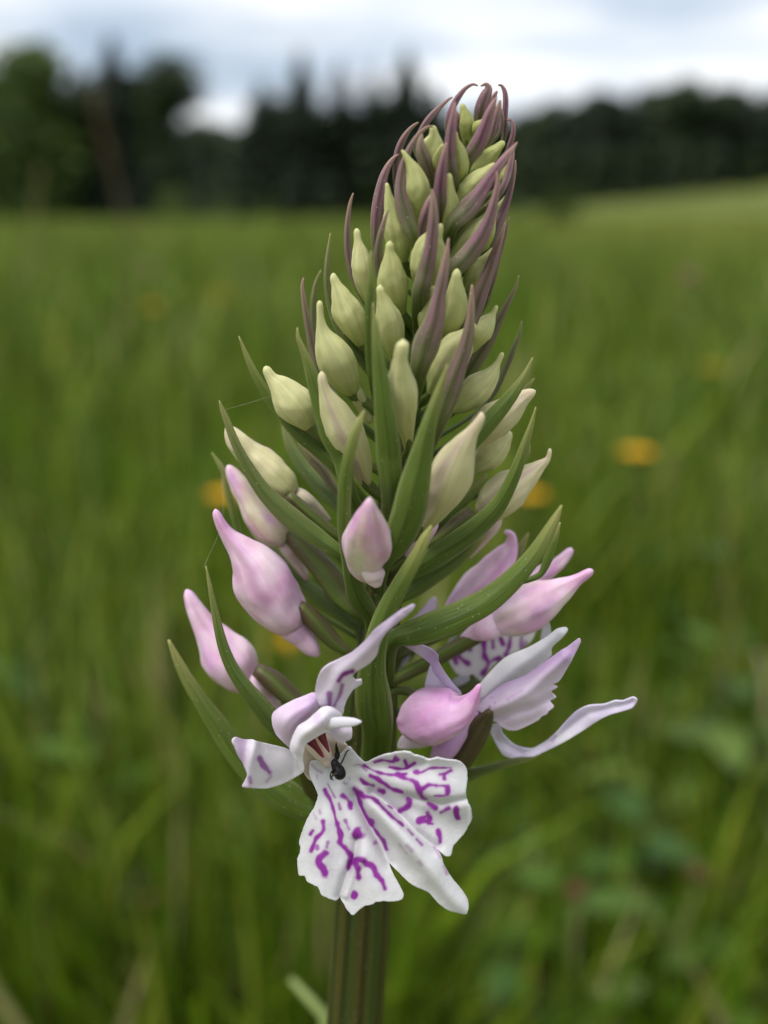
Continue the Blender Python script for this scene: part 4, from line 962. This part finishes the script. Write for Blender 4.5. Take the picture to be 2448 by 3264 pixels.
# tall stalks
def stalk(x0, y0, x1, y1, d, label, colr, w=.0022, seeds=True):
    a = world_at(x0, y0, d); b = world_at(x1, y1, d * 1.02); g = gz(a.x, a.y)
    e = empty('grass_stalk', (a.x, a.y, g)); tag(e, label, 'grass stalk', 'tall stalks in the meadow')
    A = Vector((0, 0, a.z - g)); B = b - Vector((a.x, a.y, g))
    wtube('stem', [(-.01, 0, min(-.004, A.z - .02), w), tuple(A) + (w,), tuple((A + B) / 2 + Vector((.002, 0, 0))) + (w * .9,), tuple(B) + (w * .6,)], M_PLANT, e, lin(*colr))
    if seeds:
        V = []; F = []
        for k in range(44):
            t = .45 + .55 * random.random(); c_ = A.lerp(B, t); dv = Vector((random.uniform(-1, 1), random.uniform(-1, 1), random.uniform(.2, 1))).normalized()
            s1 = dv.orthogonal().normalized(); l_ = (B - A).length * .05
            q = len(V); V += [c_ + s1 * l_ * .3, c_ - s1 * l_ * .3, c_ + dv * l_ + s1.cross(dv) * l_ * .25, c_ + dv * l_ * 1.6]; F += [(q, q+2, q+3), (q+1, q+3, q+2), (q, q+1, q+2)]
        mesh_obj('seed_head', V, F, M_PLANT, e, np.array([lin(*colr) * random.uniform(.7, 1.2) for _ in range(len(V))]))
stalk(395, 720, 300, 300, 1.5, 'tall reddish sorrel stalk rising against the dark left hand trees', (100, 82, 54), .0017)
stalk(100, 760, 130, 520, 1.7, 'yellowish grass stalk before the left hand trees', (104, 104, 46), .003)
stalk(395, 2860, 460, 2760, .37, 'short pale bent straw among the brown heads', (170, 165, 130), .0016, False)
stalk(20, 2900, 230, 2830, .38, 'pale flat straw lying across the dark grass', (140, 150, 110), .0018, False)
stalk(60, 2960, 330, 3110, .36, 'long brownish straw slanting down through the grass', (112, 96, 60), .0014, False)
stalk(650, 2640, 700, 2540, .42, 'pale straw standing below the left sepal', (150, 150, 105), .0018, False)
stalk(1690, 2790, 1690, 2640, .42, 'pale yellow straw standing right of the long lip lobe', (160, 158, 100), .0022, False)
stalk(2440, 2300, 2420, 2080, .5, 'pale straw at the meadow edge far right of the long sepal', (160, 150, 110), .0018, False)
stalk(1035, 3240, 925, 3120, .12, 'thin pale grass stem touching the orchid stem low down', (140, 155, 90), .0007, False)

# ------------------------------------------------------------------ trees
def spruce_mesh(h, r, seed, nl=34, dens=26):
    rd = random.Random(seed); V = []; F = []; K = []
    dk, lt = lin(36, 50, 32), lin(60, 74, 44)
    for l in range(nl):
        t = l / (nl - 1); z = h * (.04 + .95 * t); rr = r * (1 - t) ** .7 * rd.uniform(.8, 1.12) + .05
        k = max(9, int(dens * (1 - t * .6)))
        for q in range(k):
            a = rd.uniform(0, 6.283); ln = rr * rd.uniform(.6, 1.15); wd_ = max(.16, ln * .30)
            d = Vector((math.cos(a), math.sin(a), 0)); s = Vector((-d.y, d.x, 0)); up = rd.uniform(-.35, -.05)
            c = dk.copy() * rd.uniform(.6, 1.2) if rd.random() < .6 else lt * rd.uniform(.7, 1.2)
            for part in range(3):
                f0, f1_ = part / 3, (part + 1) / 3
                p0 = Vector((0, 0, z)) + d * ln * f0 + Vector((0, 0, up * ln * f0)); p1 = Vector((0, 0, z)) + d * ln * f1_ + Vector((0, 0, up * ln * f1_ + .06 * ln * (part == 2)))
                w0, w1 = wd_ * (1 - f0 * .6), wd_ * (1 - f1_ * .7) * .5; j = rd.uniform(-.12, .12) * ln
                b = len(V); V += [p0 + s * w0 * .25, p0 - s * w0 * .25, p0 - s * w0 + d * ln * .2 + Vector((0, 0, j - .05 * ln)), p1, p0 + s * w0 + d * ln * .2 + Vector((0, 0, -j - .05 * ln))]
                F += [(b, b+4, b+3), (b, b+3, b+1), (b+1, b+3, b+2)]; K += [c] * 5
    b = len(V); q = 9                                    # dense inner foliage
    for l in range(9):
        t = l / 8
        for k in range(q):
            a = 6.283 * k / q; rr = r * .62 * (1 - t) ** .75 * rd.uniform(.75, 1.2) + .03
            V.append(Vector((math.cos(a) * rr, math.sin(a) * rr, h * (.03 + .93 * t)))); K.append(dk * .8)
    for l in range(8):
        for k in range(q):
            F.append((b + l * q + k, b + l * q + (k + 1) % q, b + (l + 1) * q + (k + 1) % q, b + (l + 1) * q + k))
    return V, F, np.array(K)
def broad_mesh(h, r, seed, n_=2600, colr=(lin(38, 54, 24), lin(58, 76, 34))):
    rd = random.Random(seed); V = []; F = []; K = []
    lobes = [(Vector((rd.uniform(-.5, .5) * r, rd.uniform(-.5, .5) * r, h * rd.uniform(.38, .86))), r * rd.uniform(.35, .6)) for _ in range(11)]
    lobes.append((Vector((0, 0, h * .86)), r * .4)); lobes.append((Vector((0, 0, h * .4)), r * .8)); lobes.append((Vector((0, 0, h * .16)), r * .75)); lobes.append((Vector((0, 0, h * .12)), r * .9))
    for i in range(n_):
        c, lr = lobes[rd.randrange(len(lobes))]
        d = Vector((rd.gauss(0, 1), rd.gauss(0, 1), rd.gauss(0, 1))).normalized(); p = c + d * lr * rd.random() ** .35
        if p.z < 0: continue
        s1 = Vector((rd.gauss(0, 1), rd.gauss(0, 1), rd.gauss(0, 1))).normalized(); s2 = s1.orthogonal().normalized(); sz = h * .028 * rd.uniform(.7, 1.5)
        b = len(V); V += [p - s1 * sz, p + s2 * sz * .6, p + s1 * sz, p - s2 * sz * .6]; F.append((b, b+1, b+2, b+3)); k = rd.random(); K += [colr[0] * (1 - k) + colr[1] * k] * 4
    return V, F, np.array(K)
def limb_mesh(h, r, seed, limbs=True):
    rd = random.Random(seed); V = []; F = []
    def tb(a, b, ra, rb):
        a, b = Vector(a), Vector(b); t = (b - a).normalized(); s = t.orthogonal().normalized(); d = t.cross(s); q = len(V)
        for c, rr in ((a, ra), (b, rb)):
            for k in range(7): th = 2 * math.pi * k / 7; V.append(c + (s * math.cos(th) + d * math.sin(th)) * rr)
        for k in range(7): F.append((q + k, q + (k + 1) % 7, q + 7 + (k + 1) % 7, q + 7 + k))
    tb((0, 0, -.3), (0, 0, h * .45), r, r * .7); tb((0, 0, h * .44), (0, 0, h * .95), r * .7, r * .12)
    if limbs:
        for k in range(7):
            a = rd.uniform(0, 6.28); z = h * rd.uniform(.28, .6); tb((0, 0, z), (math.cos(a) * h * .22, math.sin(a) * h * .22, z + h * .18), r * .4, r * .1)
    return V, F, np.tile(lin(60, 50, 40), (len(V), 1))
PROTO = {}
def tree_proto(kind):
    if kind in PROTO: return PROTO[kind]
    if kind.startswith('spruce'):
        s = int(kind[-1]); c = spruce_mesh(10, (3.2, 3.6, 2.6)[s], s); t = limb_mesh(10, .16, s, False)
    elif kind == 'bush':
        c = broad_mesh(2.0, 1.15, 9, 1500, (lin(56, 78, 30), lin(92, 108, 48))); t = limb_mesh(2.0, .05, 3)
    else:
        s = int(kind[-1]); c = broad_mesh(10, 3.2, 20 + s, 3600, ((lin(56, 76, 30), lin(86, 106, 44)) if s == 0 else (lin(44, 58, 36), lin(66, 80, 46)))); t = limb_mesh(10, .2, s)
    ms = []
    for nm, (V, F, K), mt in (('crown', c, M_PLANT), ('trunk', t, M_BARK)):
        o = mesh_obj(nm, V, F, mt, None, K, smooth=False); ms.append(o.data); bpy.data.objects.remove(o)
    PROTO[kind] = ms
    return ms
def tree(kind, name, x, ybase, ytop, d, label, group, cat='tree'):
    b = world_at(x, 660, d); t = world_at(x, ytop, d); g = gz(b.x, b.y) - .05
    h = (t.z - g); s = h / (2.0 if kind == 'bush' else 10.0)
    e = empty(name, (b.x, b.y, g)); tag(e, label, cat, group)
    e.scale = (s, s, s); e.rotation_euler = (0, 0, random.uniform(0, 6.28))
    for nm, me in zip(('crown', 'trunk'), tree_proto(kind)):
        o = bpy.data.objects.new(nm, me); COL.objects.link(o); o.parent = e
    return e
LG, MG, RG = 'trees of the tall left hand clump', 'spruces of the middle wood', 'trees of the wood on the right hand slope'
k_ = 1300 / 1659
for kind, xc, yt, d, lb in (('broad0', 150, 165, 58, 'broad green leafy tree at the end of the left hand clump'),
                            ('broad0', 10, 300, 56, 'lower green leafy tree at the outer edge of the left hand clump'),
                            ('spruce2', 345, 210, 62, 'slim spruce between the leafy tree and the tallest spruce'),
                            ('spruce0', 490, 105, 60, 'tallest dark pointed spruce of the left hand clump'),
                            ('broad1', 590, 300, 61, 'dark round tree right beside the tallest spruce'),
                            ('broad1', 690, 235, 62, 'dark tree at the open gap end of the left hand clump'),
                            ('broad1', 260, 360, 60, 'dark lower tree filling the left hand clump behind the sorrel stalk'),
                            ('broad1', 420, 320, 64, 'dark tree behind the tallest spruce')):
    tree(kind, 'spruce_tree' if kind.startswith('spruce') else 'leafy_tree', xc * k_, 0, yt * k_, d, lb, LG)
for kind, xc, yt, d, lb in (('broad1', 850, 505, 110, 'low far tree in the gap between the two woods'), ('broad0', 940, 510, 112, 'low far green tree in the gap beside the middle wood'),
                            ('broad1', 780, 490, 100, 'low far tree just beyond the left hand clump'), ('broad1', 1020, 490, 105, 'low far tree at the foot of the middle wood'),
                            ('spruce1', 1080, 290, 90, 'dark spruce at the gap end of the middle wood'), ('spruce0', 1235, 170, 88, 'tallest spruce of the middle wood'),
                            ('broad1', 1160, 410, 92, 'low dark tree before the tallest middle spruce'), ('spruce2', 1390, 215, 90, 'slim spruce right of the tallest middle spruce'),
                            ('spruce2', 1515, 235, 90, 'slim spruce left of the orchid tip'), ('spruce1', 1650, 165, 88, 'dark spruce rising just left of the orchid tip'),
                            ('broad1', 1310, 450, 91, 'low dark tree between two middle spruces'), ('broad1', 1460, 430, 92, 'low dark tree between the slim middle spruces'),
                            ('broad1', 1580, 410, 92, 'low dark tree behind the orchid buds'), ('spruce1', 1760, 300, 92, 'dark spruce behind the orchid tip')):
    tree(kind, 'spruce_tree' if kind.startswith('spruce') else 'leafy_tree', xc * k_, 0, yt * k_, d, lb, MG)
xs = np.linspace(1440, 2700, 34)
tops = np.interp(xs, [1400, 1640, 1760, 1880, 2030, 2180, 2330, 2448, 2700], [380, 350, 330, 275, 270, 255, 277, 281, 275])
for i, (x_, t_) in enumerate(zip(xs, tops)):
    kd = ('spruce1', 'broad1', 'spruce0', 'broad1', 'spruce1')[i % 5]
    tree(kd, 'spruce_tree' if kd.startswith('spruce') else 'leafy_tree', x_, 0, t_ + random.uniform(-16, 22), 118 + (i % 3) * 5,
         'dark spruce in the even row of the right hand wood' if kd.startswith('spruce') else 'dark rounded tree in the even row of the right hand wood', RG)
for i, x_ in enumerate(np.linspace(-300, 2750, 26)):
    tree('broad1', 'leafy_tree', x_, 0, (585 if 600 < x_ < 1600 else 470 if x_ > 1600 else 520) + random.uniform(-15, 15), 100 if x_ > 1400 else 75, 'low dark tree filling the foot of the woods', 'dark undergrowth trees along the woods')
for x_, t_, d, lb in ((1790, 600, 12, 'round yellowish green bush standing on the right hand slope'), (1640, 640, 40, 'dark bush at the foot of the right hand wood behind the orchid'),
                      (560, 600, 40, 'pale green bush before the left hand clump'), (720, 645, 38, 'pale green bush in the gap between the woods'), (850, 655, 36, 'pale green bush before the middle wood')):
    tree('bush', 'bush', x_, 0, t_, d, lb, 'bushes along the woods', 'bush')
